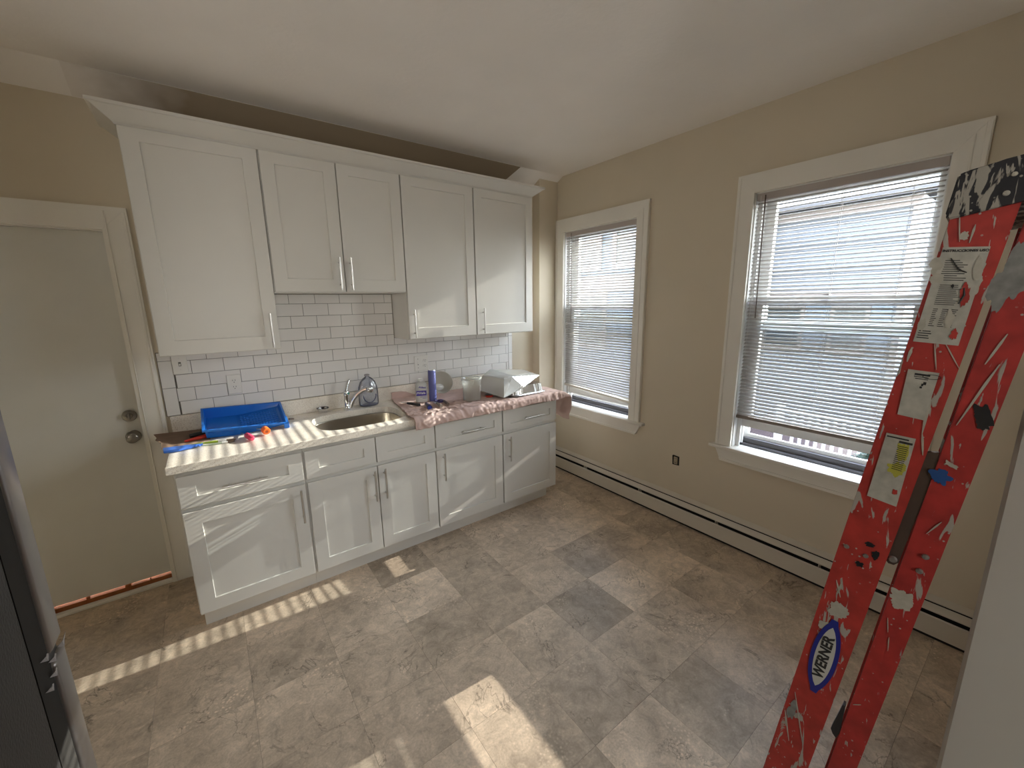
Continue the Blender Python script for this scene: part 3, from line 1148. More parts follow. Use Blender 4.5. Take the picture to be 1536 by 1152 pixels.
# ================================================================== BASEBOARD HEATER
r = thing('baseboard_heater', 'long cream baseboard heater along the foot of the window wall', 'heater')
Y0, Y1 = -2.985, -.097
bm = bmesh.new()
box(bm, W - .004, W - .0005, Y0, Y1, .004, .196)
obj('back_plate', bm, M_HEAT, r)
bm = bmesh.new()
prism(bm, [(W - .004, .196), (W - .004, .185), (W - .030, .172), (W - .034, .178)], 'y', Y0, Y1)
obj('top_lip', bm, M_HEAT, r)
bm = bmesh.new()
prism(bm, [(W - .024, .160), (W - .050, .134), (W - .054, .134), (W - .054, .140), (W - .028, .164)], 'y', Y0, Y1)
obj('damper', bm, M_HEAT, r)
bm = bmesh.new()
prism(bm, [(W - .070, .018), (W - .066, .112), (W - .058, .116), (W - .058, .110), (W - .063, .018)], 'y', Y0, Y1)
obj('front_cover', bm, M_HEAT, r)
boxes('heating_element', [(W - .055, W - .006, Y0 + .01, Y1 - .01, .045, .095), (W - .020, W - .005, Y0 + .01, Y1 - .01, .10, .168)], M_DARK, r)
for k, yy in enumerate((-.55, -1.15, -1.78, -2.38)):
    bm = bmesh.new()
    box(bm, W - .060, W - .006, yy, yy + .004, .02, .135)
    obj('bracket', bm, M_HEAT, r)
boxes('foot_strip', [(W - .060, W - .056, Y0, Y1, 0, .022)], M_DARK, r)

# ================================================================== FRIDGE
r = thing('refrigerator', 'dark top-freezer fridge seen edge-on at the left foreground', 'fridge', loc=(0, 0, 0))
FX = -.012
bm = bmesh.new()
box(bm, -.772, FX - .004, -2.955, -2.300, .03, 1.715, bev=.006)
obj('body', bm, M_FRIDGE, r)
boxes('gasket', [(-.760, FX - .0045, -2.301, -2.254, .06, 1.71)], M_DARK, r)
for nm, z0, z1 in (('fridge_door', .055, 1.163), ('freezer_door', 1.178, 1.722)):
    bm = bmesh.new()
    box(bm, -.772, FX, -2.255, -2.207, z0, z1, bev=.006, seg=3)
    d = obj(nm, bm, M_FDOOR, r, smooth=True)
    bm = bmesh.new()
    za, zb_ = (z1 - .45, z1 - .06) if nm == 'fridge_door' else (z0 + .05, z0 + .36)
    tube(bm, [(-.70, -2.206, za), (-.70, -2.160, za + .03), (-.70, -2.160, zb_ - .03), (-.70, -2.206, zb_)], .011, 10)
    obj('handle', bm, M_FDOOR, d, smooth=True)
bm = bmesh.new()
box(bm, -.10, FX - .006, -2.31, -2.215, 1.162, 1.179, bev=.002)
obj('middle_hinge', bm, M_BLACK, r)
for k in range(5):
    bm = bmesh.new()
    zz = (1.168, 1.172, 1.155, 1.19, 1.15)[k]
    yy = (-2.225, -2.262, -2.270, -2.284, -2.292)[k]
    dx = (.003, .002, .002, .002, .002)[k]
    ln = (.011, .008, .009, .007, .006)[k]
    pts = [(FX - .004, yy, zz), (FX + dx * .6, yy + .004, zz + ln * .5), (FX + dx, yy + (.016 if k == 0 else .005), zz + ln), (FX + dx * .5, yy + .012, zz + ln * .3), (FX + .001, yy + .008, zz - .006)]
    v = [bm.verts.new(p) for p in pts] + [bm.verts.new((p[0] + .0006, p[1], p[2])) for p in pts]
    bm.faces.new(v[:5]); bm.faces.new(v[5:][::-1])
    for i in range(5):
        bm.faces.new((v[i], v[(i + 1) % 5], v[5 + (i + 1) % 5], v[5 + i]))
    obj('torn_film', bm, M_FILM, r)
for sx_ in (-.74, -.05):
    boxes('foot', [(sx_ - .02, sx_ + .02, -2.36, -2.32, 0, .035)], M_BLACK, r)
    boxes('foot', [(sx_ - .02, sx_ + .02, -2.92, -2.88, 0, .035)], M_BLACK, r)
#PART2
# ================================================================== CLOTH
bm = bmesh.new()
NU, NV = 230, 120
grid = []
XR, YF, ZC = 2.466, -.652, .9165


def fold(e, r=.010):
    """arc-length past the edge -> (outward, down)"""
    q = r * pi / 2
    if e <= 0:
        return 0.0, 0.0
    if e < q:
        t = e / r
        return r * sin(t), r * (1 - cos(t))
    return r, r + (e - q)


def sstep(a, b, x):
    t = max(0, min(1, (x - a) / (b - a)))
    return t * t * (3 - 2 * t)


for i in range(NU + 1):
    u = i / NU
    row = []
    for j in range(NV + 1):
        v = j / NV
        hang = .056 + .010 * noise.noise(Vector((u * 7, 0, 3))) - .022 * sstep(.80, 1, u) + .012 * sstep(.12, 0, u)
        b0 = -.030
        back_up = .055 * sstep(.20, .05, u)
        bl = back_up + (b0 - YF) + hang
        s = v * bl
        xl = 1.272 - .085 * sstep(0, .9, v) + .012 * noise.noise(Vector((v * 6, 1.3, 0)))
        flap = .19 * sstep(.45, .78, v) + .05 + .02 * noise.noise(Vector((v * 5, 7, 0)))
        a = xl + u * (XR + flap - xl)
        ex = a - XR
        if s < back_up:
            y, z = b0, ZC + back_up - s
            y += .006
        else:
            y = b0 - (s - back_up)
            z = ZC
        ey = YF - y
        ox, dx = fold(ex)
        oy, dy = fold(ey)
        X = a if ex <= 0 else XR + ox
        Y = y if ey <= 0 else YF - oy
        D = max(dx, dy) if min(dx, dy) <= 0 else (dx ** 3 + dy ** 3) ** (1 / 3)
        Z = z - D
        if ex > 0:
            k = sstep(0, .06, ex) * sstep(.5, .8, v)
            X += .070 * k * (1 - .35 * sstep(.12, .22, ex)) + .006 * noise.noise(Vector((Y * 20, ex * 20, 0)))
            Y += -.012 * k
        if ey > 0:
            Y -= .004 + .010 * sstep(0, .05, ey) * (.5 + .5 * noise.noise(Vector((X * 16, .2, 5)))) + .004 * noise.noise(Vector((X * 45, ey * 20, 2)))
        p = Vector((a * 1.0, y, 0))
        q1 = noise.noise(p * 9 + Vector((3, 1, 0)))
        q2 = noise.noise(Vector((p.x * 22 + p.y * 14, p.y * 18 - p.x * 8, 4)))
        q3 = noise.noise(Vector((p.x * 70, p.y * 70, 9)))
        amp = .010 * sstep(.25, .75, v) * (sstep(.62, .30, u) + .35)
        wr_ = abs(q1) * .006 + (1 - abs(q2)) ** 3 * amp + .0020 * (q3 + 1)
        if ex <= 0 and ey <= 0:
            Z += .0008 + wr_ * (1 if s >= back_up else .3)
        elif ey > 0 and ex <= 0:
            f_ = max(0, 1 - ey / .02)
            Z += wr_ * f_
            Y -= wr_ * (1 - f_) * .9
        else:
            Z += wr_ * .3
            X += wr_ * .5
        row.append(bm.verts.new((X, Y, Z)))
    grid.append(row)
for i in range(NU):
    for j in range(NV):
        bm.faces.new((grid[i][j], grid[i + 1][j], grid[i + 1][j + 1], grid[i][j + 1]))
o = obj('drop_cloth', bm, M_CLOTH, smooth='all')
sm = o.modifiers.new('thick', 'SOLIDIFY'); sm.thickness = .0008; sm.offset = 1
tag(o, 'rumpled dusty-pink cloth spread over the right end of the countertop', 'cloth')

ZT0 = .925     # resting height on the cloth

# ---- jug
r = thing('plastic_jug', 'squat white plastic jug with violet print beside the periwinkle roll', 'jug', loc=(1.418, -.262, ZT0), rot=(0, 0, R(-22)))
bm = bmesh.new()
rings = []
for a_, b_, z_ in ((.038, .026, 0), (.043, .030, .004), (.043, .030, .110), (.041, .029, .128), (.032, .024, .146), (.017, .017, .152), (.0165, .0165, .158)):
    rings.append([bm.verts.new((x, y, z_)) for x, y in rrect(0, 0, a_, b_, 32, 3.2 if a_ > .02 else 2)])
for a_, b_ in zip(rings, rings[1:]):
    for i in range(32):
        bm.faces.new((a_[i], a_[(i + 1) % 32], b_[(i + 1) % 32], b_[i]))
bm.faces.new(rings[0]); bm.faces.new(rings[-1])
obj('body', bm, M_JUG, r, smooth=True)
bm = bmesh.new()
lathe(bm, [(.0001, .156), (.019, .156), (.019, .170), (.017, .172), (.0001, .172)], 20)
obj('screw_cap', bm, M_WHITE, r, smooth=True)
bm = bmesh.new(); box(bm, -.036, .036, -.0312, -.0298, .050, .088, bev=.0004)
lb = obj('print_band', bm, M_VIOLET, r)
FM = Matrix.Rotation(R(90), 4, 'X')
text_mesh('lettering', 'Aldent', .019, M_VIOLET, r, Matrix.Translation((.006, -.0308, .112)) @ Matrix.Rotation(R(6), 4, 'Y') @ FM, shear=.3, bold=.0006)
text_mesh('lettering', 'PWalla', .022, M_WHITE, lb, Matrix.Translation((-.004, -.0318, .070)) @ FM, shear=.25, bold=.0005)
boxes('print_lines', [(-.010, .034, -.0312, -.0300, .040, .043), (.006, .034, -.0312, -.0300, .030, .0325)], M_VIOLET, r)

# ---- periwinkle roll
r = thing('plastic_film_roll', 'tall periwinkle-blue roll standing upright on the pink cloth', 'roll', loc=(1.497, -.288, ZT0))
bm = bmesh.new()
lathe(bm, [(.019, .002), (.027, 0), (.0275, .004), (.0275, .226), (.0265, .229), (.020, .229), (.020, .004)], 32, cap=False)
obj('film', bm, M_PERI, r, smooth=True)
bm = bmesh.new()
lathe(bm, [(.0175, .0), (.0198, .0), (.0198, .232), (.0175, .232), (.0175, .0)], 28, cap=False)
obj('core', bm, M_WHITE, r, smooth=True)
r = thing('tape_roll', 'flat dark violet tape roll lying at the foot of the periwinkle roll', 'tape', loc=(1.512, -.360, ZT0 + .003))
bm = bmesh.new()
lathe(bm, [(.022, 0), (.036, 0), (.036, .010), (.022, .010), (.022, 0)], 28, cap=False)
obj('tape', bm, mat('violet_tape', (.06, .035, .16), .5), r, smooth=True)

# ---- bowl leaning on the upstand
r = thing('plastic_bowl', 'milky round bowl tipped up against the backsplash with white paste in it', 'bowl',
          loc=(1.655, -.118, 1.018), rot=(R(62), 0, R(-14)))
bm = bmesh.new()
lathe(bm, [(.0001, -.050), (.045, -.050), (.070, -.038), (.090, -.004), (.094, .004), (.092, .005), (.087, -.002), (.067, -.034), (.044, -.046), (.0001, -.046)], 36, cap=False)
obj('shell', bm, M_BOWL, r, smooth='all')
bm = bmesh.new()
for k in range(1):
    vs = lathe(bm, [(.0001, -.046), (.040, -.045), (.045, -.036), (.030, -.024), (.012, -.018), (.0001, -.017)], 20, Matrix.Translation((-.020, -.028, 0)), sx=1.0, sy=.62)
for v in bm.verts:
    v.co += Vector((0, 0, .004 * noise.noise(v.co * 60)))
obj('paste', bm, M_WAXW, r, smooth=True)

# ---- clear tub
r = thing('clear_tub', 'clear plastic tub with a small torn label standing on the pink cloth', 'tub', loc=(1.726, -.468, ZT0))
bm = bmesh.new()
lathe(bm, [(.0001, 0), (.058, 0), (.064, .005), (.068, .150), (.072, .152), (.072, .168), (.069, .170), (.066, .168), (.062, .010), (.0001, .006)], 40, cap=False)
obj('wall', bm, M_BUCKET, r, smooth='all')
bm = bmesh.new()
lathe(bm, [(.066, .168), (.0735, .166), (.0735, .172), (.066, .173), (.066, .168)], 40, cap=False)
obj('rim', bm, mat('clear_rim', (.7, .7, .66), .3, trans=.4), r, smooth=True)
bm = bmesh.new()
A0 = R(-62)
vs = []
for k in range(7):
    t = A0 + R(34) * k / 6
    vs.append([bm.verts.new((rr * cos(t), rr * sin(t), z)) for rr in (.0675, .0682) for z in (.072, .118)])
for a_, b_ in zip(vs, vs[1:]):
    bm.faces.new((a_[0], b_[0], b_[1], a_[1])); bm.faces.new((a_[2], a_[3], b_[3], b_[2]))
    bm.faces.new((a_[0], a_[2], b_[2], b_[0])); bm.faces.new((a_[1], b_[1], b_[3], a_[3]))
bm.faces.new((vs[0][0], vs[0][1], vs[0][3], vs[0][2])); bm.faces.new((vs[-1][0], vs[-1][2], vs[-1][3], vs[-1][1]))
obj('label', bm, mat('tub_label', (.42, .40, .36), .6, var=.3, vscale=120), r)

# ---- pans
r = thing('foil_pan', 'crinkled aluminium foil pan upside down on the pink cloth under the silver tray', 'pan',
          loc=(2.165, -.470, ZT0), rot=(0, R(1.0), R(3)))
bm = bmesh.new()
n = 120
prof = [(1.0, .160, .108, .072), (1, .172, .120, .010), (1, .186, .134, .004), (1, .190, .138, .008), (1, .188, .136, .010)]
rings = []
for _, a_, b_, z_ in prof:
    rg = []
    for k, (x, y) in enumerate(rrect(0, 0, a_, b_, n, 6)):
        wv = .0030 * (1 if k % 4 < 2 else -1) if z_ in (.072, .010) and a_ < .175 else 0
        l = math.hypot(x, y)
        rg.append(bm.verts.new((x + x / l * wv, y + y / l * wv, z_ + .0015 * noise.noise(Vector((x * 40, y * 40, z_))))))
    rings.append(rg)
for a_, b_ in zip(rings, rings[1:]):
    for k in range(n):
        bm.faces.new((a_[k], a_[(k + 1) % n], b_[(k + 1) % n], b_[k]))
bm.faces.new(rings[0])
o = obj('crimped_wall', bm, M_FOIL, r)
sm = o.modifiers.new('thick', 'SOLIDIFY'); sm.thickness = .0008

r = thing('tray_liner', 'shiny silver-white tray liner turned upside down, resting slanted on the foil pan', 'tray')
bm = bmesh.new()
# rim loop, wall-top loop, inner top (world coordinates; ramp falls to the right)
rim = [(1.865, -.330, .962), (1.915, -.612, .942), (2.120, -.585, .992), (2.375, -.470, 1.038), (2.450, -.215, 1.030), (2.10, -.150, .985)]
top = [(1.900, -.345, 1.072), (1.945, -.572, 1.070), (2.035, -.550, 1.078), (2.345, -.440, 1.052), (2.405, -.230, 1.048), (2.085, -.170, 1.078)]
rimo = [(x + (x - 2.15) * .03, y + (y + .38) * .04, z - .001) for x, y, z in rim]
def lp3(P): return [bm.verts.new(p) for p in P]
L0, L1, L2 = lp3(rimo), lp3(rim), lp3(top)
L3 = lp3([(x + (2.15 - x) * .06, y + (-.38 - y) * .10, z + .006) for x, y, z in top])
for a_, b_ in ((L0, L1), (L1, L2), (L2, L3)):
    for k in range(6):
        bm.faces.new((a_[k], a_[(k + 1) % 6], b_[(k + 1) % 6], b_[k]))
for f_ in ((0, 1, 2, 5), (2, 3, 4, 5)):
    bm.faces.new([L3[i] for i in f_])
o = obj('shell', bm, M_TRAYW, r)
sm = o.modifiers.new('thick', 'SOLIDIFY'); sm.thickness = .0015; sm.offset = 0
bv = o.modifiers.new('bevel', 'BEVEL'); bv.width = .014; bv.segments = 4; bv.limit_method = 'ANGLE'
bm = bmesh.new()
for k in range(3):
    x0 = 2.09 + k * .035
    x1 = 2.33 - .0 * k
    prism(bm, [(x0 + .10, -.24), (x0 + .108, -.24), (x0 + .078, -.47), (x0 + .070, -.47)], 'z', 1.050, 1.073 - .004 * k)
obj('ramp_ribs', bm, M_TRAYW, r)
r = thing('red_tin', 'small flat red tin peeking out under the left end of the foil pan', 'tin', loc=(1.888, -.455, ZT0))
bm = bmesh.new(); lathe(bm, [(.0001, 0), (.028, 0), (.030, .003), (.030, .016), (.0001, .016)], 24)
obj('body', bm, M_RED, r, smooth=True)
bm = bmesh.new(); lathe(bm, [(.0001, .016), (.031, .016), (.031, .022), (.0001, .023)], 24)
obj('lid', bm, M_BLACK, r, smooth=True)

# ---- tools on the cloth
r = thing('screwdriver', 'short black-handled screwdriver lying on the pink cloth in front of the jug', 'tool')
bm = bmesh.new()
tube(bm, [(1.298, -.285, ZT0 + .012), (1.318, -.335, ZT0 + .012), (1.322, -.345, ZT0 + .012), (1.340, -.395, ZT0 + .012)], [.008, .012, .009, .012], 10)
obj('handle', bm, M_BLACK, r, smooth=True)
bm = bmesh.new()
tube(bm, [(1.275, -.228, ZT0 + .010), (1.298, -.286, ZT0 + .012)], .004, 8)
obj('shaft', bm, M_STEEL, r, smooth=True)
r = thing('pocket_torch', 'small navy-blue torch lying on the pink cloth, lens toward the room', 'torch')
bm = bmesh.new()
tube(bm, [(1.392, -.395, ZT0 + .014), (1.372, -.470, ZT0 + .014), (1.368, -.485, ZT0 + .017), (1.355, -.530, ZT0 + .018)], [.011, .012, .017, .018], 16)
obj('barrel', bm, M_NAVY, r, smooth=True)
bm = bmesh.new()
tube(bm, [(1.355, -.5305, ZT0 + .018), (1.3545, -.533, ZT0 + .018)], .014, 16)
obj('lens', bm, mat('torch_lens', (.02, .04, .25), .1), r)


def knife(label, a, b, wdt, m_):
    """putty knife: blade at a, handle to b"""
    A, B = Vector(a), Vector(b)
    d = (B - A).normalized()
    s = d.cross(Vector((0, 0, 1))).normalized()
    rr = thing('putty_knife', label, 'tool')
    bm = bmesh.new()
    P = [A + s * wdt, A - s * wdt, A + d * .06 - s * .008, A + d * .06 + s * .008]
    v = [bm.verts.new(p) for p in P] + [bm.verts.new(p + Vector((0, 0, .0015))) for p in P]
    bm.faces.new(v[:4]); bm.faces.new(v[4:][::-1])
    for i in range(4):
        bm.faces.new((v[i], v[(i + 1) % 4], v[4 + (i + 1) % 4], v[4 + i]))
    obj('blade', bm, M_STEEL, rr)
    bm = bmesh.new()
    tube(bm, [A + d * .055 + Vector((0, 0, .003)), A + d * .075 + Vector((0, 0, .006)), B + Vector((0, 0, .008))], [.005, .009, .010], 8)
    obj('handle', bm, m_, rr, smooth=True)


knife('brown-handled putty knife lying behind the torch on the pink cloth', (1.545, -.330, ZT0 + .006), (1.500, -.520, ZT0 + .010), .020, M_TIMB)
knife('grey putty knife lying between the torch and the brown-handled knife', (1.470, -.365, ZT0 + .008), (1.435, -.545, ZT0 + .010), .014, mat('grey_handle', (.30, .26, .22), .6))

# ================================================================== LEFT CLUTTER
zc = .9148
bm = bmesh.new()
P = [(-.105, -.030), (-.085, -.120), (-.088, -.165), (-.060, -.235), (-.052, -.345), (.040, -.330), (.150, -.300), (.155, -.032)]
v = prism(bm, P, 'z', zc, zc + .003)
for q in bm.verts:
    q.co.z += .014 * sstep(.02, -.10, q.co.x)
o = obj('cardboard_sheet', bm, M_CARD)
tag(o, 'torn brown cardboard sheet overhanging the left end of the countertop', 'cardboard')

r = thing('wrapped_scraper', 'flat blue wrapped tool lying along the front edge of the cardboard', 'tool')
bm = bmesh.new()
Pn = [(-.040, -.418), (.020, -.424), (.066, -.412), (.088, -.400), (.090, -.385), (.062, -.372), (-.046, -.350)]
prism(bm, Pn, 'z', zc + .003, zc + .016)
bmesh.ops.bevel(bm, geom=bm.edges[:], offset=.002, segments=2, affect='EDGES')
obj('wrapper', bm, M_BLUE2, r)
bm = bmesh.new()
pts = []
for k in range(14):
    t = 2 * pi * k / 14
    rr_ = .022 * (1 if k % 2 else .62)
    pts.append((.100 + rr_ * cos(t) * .9, -.392 + rr_ * sin(t)))
prism(bm, pts, 'z', zc + .006, zc + .014)
for q in bm.verts:
    q.co.z += .008 * noise.noise(q.co * 90)
obj('crumpled_end', bm, M_BLUE2, r)
bm = bmesh.new(); box(bm, -.052, -.044, -.372, -.362, zc + .006, zc + .012, bev=.001)
obj('seal_tab', bm, M_WHITE, r)


def paintbrush(label, a, b, r0, r1, m_, ferr=None):
    A, B = Vector(a), Vector(b)
    d = B - A
    rr = thing('paintbrush', label, 'brush')
    bm = bmesh.new()
    tube(bm, [A, A + d * .15, A + d * .55, A + d * .62], [r0 * .8, r0, r1, r1 * .8], 10)
    obj('handle', bm, m_, rr, smooth=True)
    if ferr:
        bm = bmesh.new()
        tube(bm, [A + d * .62, A + d * .80], r1 * 1.1, 10)
        obj('ferrule', bm, ferr, rr, smooth=True)
        bm = bmesh.new()
        tube(bm, [A + d * .80, B], [r1 * 1.0, r1 * .7], 10)
        obj('bristles', bm, M_TIMB, rr)
    return rr


paintbrush('lime-handled paintbrush with a white ferrule, in front of the blue tray', (.062, -.352, zc + .008), (.262, -.405, zc + .010), .004, .007, M_GREEN, M_WHITE)
paintbrush('pale green brush lying closest to the counter edge beside the wrapped tool', (.110, -.395, zc + .004), (.255, -.418, zc + .005), .003, .005, mat('pale_green', (.42, .50, .40), .5), M_WHITE)
paintbrush('red-handled brush sticking out left from under the blue tray', (.040, -.285, zc + .014), (.240, -.215, zc + .018), .008, .013, M_RED)
paintbrush('black-handled brush sticking out left behind the red one', (.060, -.205, zc + .018), (.260, -.160, zc + .018), .014, .015, M_BLACK)
r = thing('pink_screwdriver', 'pink-handled screwdriver poking forward from under the blue tray', 'tool')
bm = bmesh.new()
tube(bm, [(.312, -.385, zc + .020), (.316, -.400, zc + .020), (.330, -.455, zc + .017), (.334, -.470, zc + .016), (.335, -.476, zc + .016)], [.009, .015, .016, .013, .007], 14)
obj('handle', bm, M_PINK, r, smooth=True)
bm = bmesh.new(); tube(bm, [(.295, -.290, zc + .008), (.313, -.390, zc + .020)], .004, 8)
obj('shaft', bm, M_STEEL, r, smooth=True)
r = thing('orange_screwdriver', 'orange-handled screwdriver pointing outward beside the pink one', 'tool')
bm = bmesh.new()
tube(bm, [(.402, -.355, zc + .030), (.404, -.368, zc + .028), (.410, -.400, zc + .024), (.411, -.408, zc + .023)], [.012, .020, .021, .017], 12)
obj('handle', bm, M_ORANGE, r, smooth=True)
bm = bmesh.new(); tube(bm, [(.4108, -.406, zc + .023), (.4112, -.4095, zc + .023)], .008, 10)
obj('end_socket', bm, mat('orange_dark', (.35, .06, .01), .5), r)
bm = bmesh.new(); tube(bm, [(.372, -.300, zc + .020), (.400, -.356, zc + .029)], .004, 8)
obj('shaft', bm, M_STEEL, r, smooth=True)
bm = bmesh.new()
lathe(bm, [(.0001, 0), (.010, 0), (.012, .004), (.006, .012), (.0001, .013)], 8, Matrix.Translation((.118, -.060, zc + .003)))
tag(obj('hex_nut', bm, M_BLACK), 'small dark nut on the cardboard in the corner by the upstand', 'nut')
bm = bmesh.new()
tube(bm, [(.565, -.120, zc + .003), (.590, -.135, zc + .003)], .0025, 8)
tube(bm, [(.562, -.118, zc + .003), (.566, -.121, zc + .003)], .005, 8)
tag(obj('loose_screw', bm, mat('rusty', (.2, .1, .06), .6)), 'loose rusty screw on the counter right of the blue tray', 'screw')

# ---- blue paint tray (deep well at the left, ribbed ramp to the right), propped up at the back
r = thing('paint_tray', 'bright blue plastic paint tray propped up at the back on brushes', 'tray')
BL, BR = Vector((.128, -.045, 1.044)), Vector((.530, -.045, 1.022))
FL_, FR_ = Vector((.126, -.300, .976)), Vector((.528, -.310, .948))


def q_(s, t, d=0.0, ins=0.0):
    """s along length 0..1, t back(0)..front(1), d depth below the rim"""
    s = ins + s * (1 - 2 * ins)
    t = ins * 1.5 + t * (1 - 3 * ins)
    p = BL.lerp(BR, s).lerp(FL_.lerp(FR_, s), t)
    nrm = (BR - BL).cross(FL_ - BL).normalized()
    if nrm.z > 0: nrm = -nrm
    return p + nrm * d


bm = bmesh.new()
def rimloop(ins, dfun):
    pts = []
    seq = [(k / 10, 1.0) for k in range(11)] + [(1.0, 1 - k / 6) for k in range(1, 7)] + [(1 - k / 10, 0.0) for k in range(1, 11)] + [(0.0, k / 6) for k in range(1, 6)]
    for s, t in seq:
        pts.append(bm.verts.new(q_(s, t, dfun(s), ins)))
    return pts


dep = lambda s: .058 if s < .42 else .058 - .036 * (s - .42) / .58
l0 = rimloop(-.012, lambda s: .010)
l1 = rimloop(-.012, lambda s: 0.0)
l2 = rimloop(.012, lambda s: 0.0)
l3 = rimloop(.035, dep)
for a_, b_ in ((l0, l1), (l1, l2), (l2, l3)):
    nn = len(a_)
    for k in range(nn):
        bm.faces.new((a_[k], a_[(k + 1) % nn], b_[(k + 1) % nn], b_[k]))
# tray floor as strips along s
for k in range(10):
    f0, f1 = l3[k], l3[k + 1]
    b0_, b1_ = l3[26 - k], l3[26 - k - 1]
    if k == 0:
        pass
    bm.faces.new((f0, f1, b1_, b0_)) if k < 10 else None
o = obj('basin', bm, M_BLUE, r)
sm = o.modifiers.new('thick', 'SOLIDIFY'); sm.thickness = .0022; sm.offset = 0
bv = o.modifiers.new('bevel', 'BEVEL'); bv.width = .002; bv.segments = 2; bv.limit_method = 'ANGLE'
bm = bmesh.new()
for a_ in range(13):
    for b_ in range(8):
        s = .46 + .040 * a_
        t = .14 + .100 * b_
        p = q_(s, t, dep(s) - .0015, .035)
        lathe(bm, [(.010, -.002), (.0065, .0045), (.0001, .0055)], 6, Matrix.Translation(p), cap=False)
o = obj('ramp_texture', bm, M_BLUE, r)
o['kind'] = 'stuff'
# front skirt and foot at the shallow end
bm = bmesh.new()
p0, p1 = q_(1.012, 1.02), q_(.955, 1.03)
for s0, s1, t0, t1 in ((.955, 1.015, 1.0, 1.045), (1.0, 1.022, .72, 1.03)):
    A = [q_(s0, t0), q_(s1, t0), q_(s1, t1), q_(s0, t1)]
    v = [bm.verts.new((p.x, p.y, p.z)) for p in A] + [bm.verts.new((p.x, p.y - .004, .9165)) for p in A]
    bm.faces.new(v[:4][::-1]); bm.faces.new(v[4:])
    for i in range(4):
        bm.faces.new((v[i], v[(i + 1) % 4], v[4 + (i + 1) % 4], v[4 + i]))
obj('foot', bm, M_BLUE, r)
bm = bmesh.new()
for k in range(3):
    A, B_ = q_(.02, 1.035, .018 + k * .009, .0), q_(.34, 1.035, .018 + k * .009, .0)
    tube(bm, [A + Vector((.012, .012, 0)), B_ + Vector((0, .012, 0))], .0018, 6)
obj('front_ribs', bm, M_BLUE, r)

# ================================================================== LADDER
TH = R(4.6)
lad = thing('stepladder', 'closed red fibreglass stepladder spattered with paint, leaning at the right foreground', 'ladder',
            loc=(1.213, -2.9, 0), rot=(0, 0, TH))


def rail(name, edgeL, edgeR, z0, z1, x, sgn, m_, th_=.004, fl=.028, splay=.06):
    """C-channel: edgeL/edgeR = (y at z=0, slope); web in plane x, flanges toward the inside (sgn)"""
    bm = bmesh.new()
    secs = []
    for z in (z0, (z0 + z1) / 2, z1):
        ya = edgeL[0] - edgeL[1] * z
        yb = edgeR[0] - edgeR[1] * z
        xx = x + (sgn < 0) * (1.77 - z) * splay
        P = [(xx, ya), (xx + sgn * fl, ya), (xx + sgn * fl, ya - th_), (xx + sgn * th_, ya - th_), (xx + sgn * th_, yb + th_), (xx + sgn * fl, yb + th_), (xx + sgn * fl, yb), (xx, yb)]
        secs.append([bm.verts.new((p[0], p[1], z)) for p in P])
    for a_, b_ in zip(secs, secs[1:]):
        for i in range(8):
            bm.faces.new((a_[i], a_[(i + 1) % 8], b_[(i + 1) % 8], b_[i]))
    bm.faces.new(secs[0]); bm.faces.new(secs[-1])
    bmesh.ops.bevel(bm, geom=[e for e in bm.edges if abs((e.verts[0].co - e.verts[1].co).normalized().z) > .9 and e.calc_length() > .3], offset=.0015, segments=2, affect='EDGES')
    return obj(name, bm, m_, lad, smooth=False)


FLe, FRe = (.2308, .1149), (.1533, .1113)
RLe, RRe = (.1150, .0950), (.0765, .1003)
near_front = rail('front_rail', FLe, FRe, .02, 1.790, 0, 1, M_REDL)
near_rear = rail('rear_rail', RLe, RRe, .02, 1.775, 0.002, 1, M_REDR)
rail('front_rail', FLe, FRe, .02, 1.790, .40, -1, M_REDL)
rail('rear_rail', RLe, RRe, .02, 1.775, .398, -1, M_REDR)
for z in (.33, .63, .93, 1.23, 1.50):
    ya, yb = FLe[0] - FLe[1] * z, FRe[0] - FRe[1] * z
    xr = .40 + (1.77 - z) * .06
    bm = bmesh.new()
    box(bm, .005, xr - .005, yb + .006, ya - .006, z - .022, z, bev=.002)
    for k in range(5):
        yy = yb + .012 + k * .012
        box(bm, .01, xr - .01, yy, yy + .004, z, z + .0025)
    obj('step', bm, mat('step_aluminium', (.35, .33, .31), .4, metal=.8), lad)
for z in (.45, .95, 1.40):
    ya, yb = RLe[0] - RLe[1] * z, RRe[0] - RRe[1] * z
    xr = .398 + (1.77 - z) * .06
    bm = bmesh.new(); box(bm, .007, xr - .007, yb + .008, yb + .018, z - .018, z + .018, bev=.002)
    obj('rear_brace', bm, MATS['step_aluminium'], lad)
for e1, e2, zz in ((FLe, FRe, 0), (RLe, RRe, 0)):
    for xs, nm in ((0, 1), (.40 + 1.77 * .06, -1)):
        ya, yb = e1[0], e2[0]
        bm = bmesh.new()
        box(bm, xs - .004, xs + .034 if nm > 0 else xs + .004, yb - .004, ya + .004, 0, .045, bev=.003) if nm > 0 else box(bm, xs - .034, xs + .004, yb - .004, ya + .004, 0, .045, bev=.003)
        obj('rubber_foot', bm, M_BLACK, lad)
# cap
bm = bmesh.new()
prism(bm, [(.0275, 1.828), (.034, 1.768), (.0305, 1.7605), (-.045, 1.776), (-.086, 1.7835), (-.086, 1.8515), (-.020, 1.8395), (.018, 1.8320)], 'x', -.008, .418)
bmesh.ops.bevel(bm, geom=bm.edges[:], offset=.003, segments=2, affect='EDGES')
cap = obj('top_cap', bm, M_CAPL, lad, smooth=True)


def flat(name, pts, m_, par, x=-.0008, th_=.0008):
    bm = bmesh.new()
    prism(bm, pts, 'x', x - th_, x + .0004)
    return obj(name, bm, m_, par)


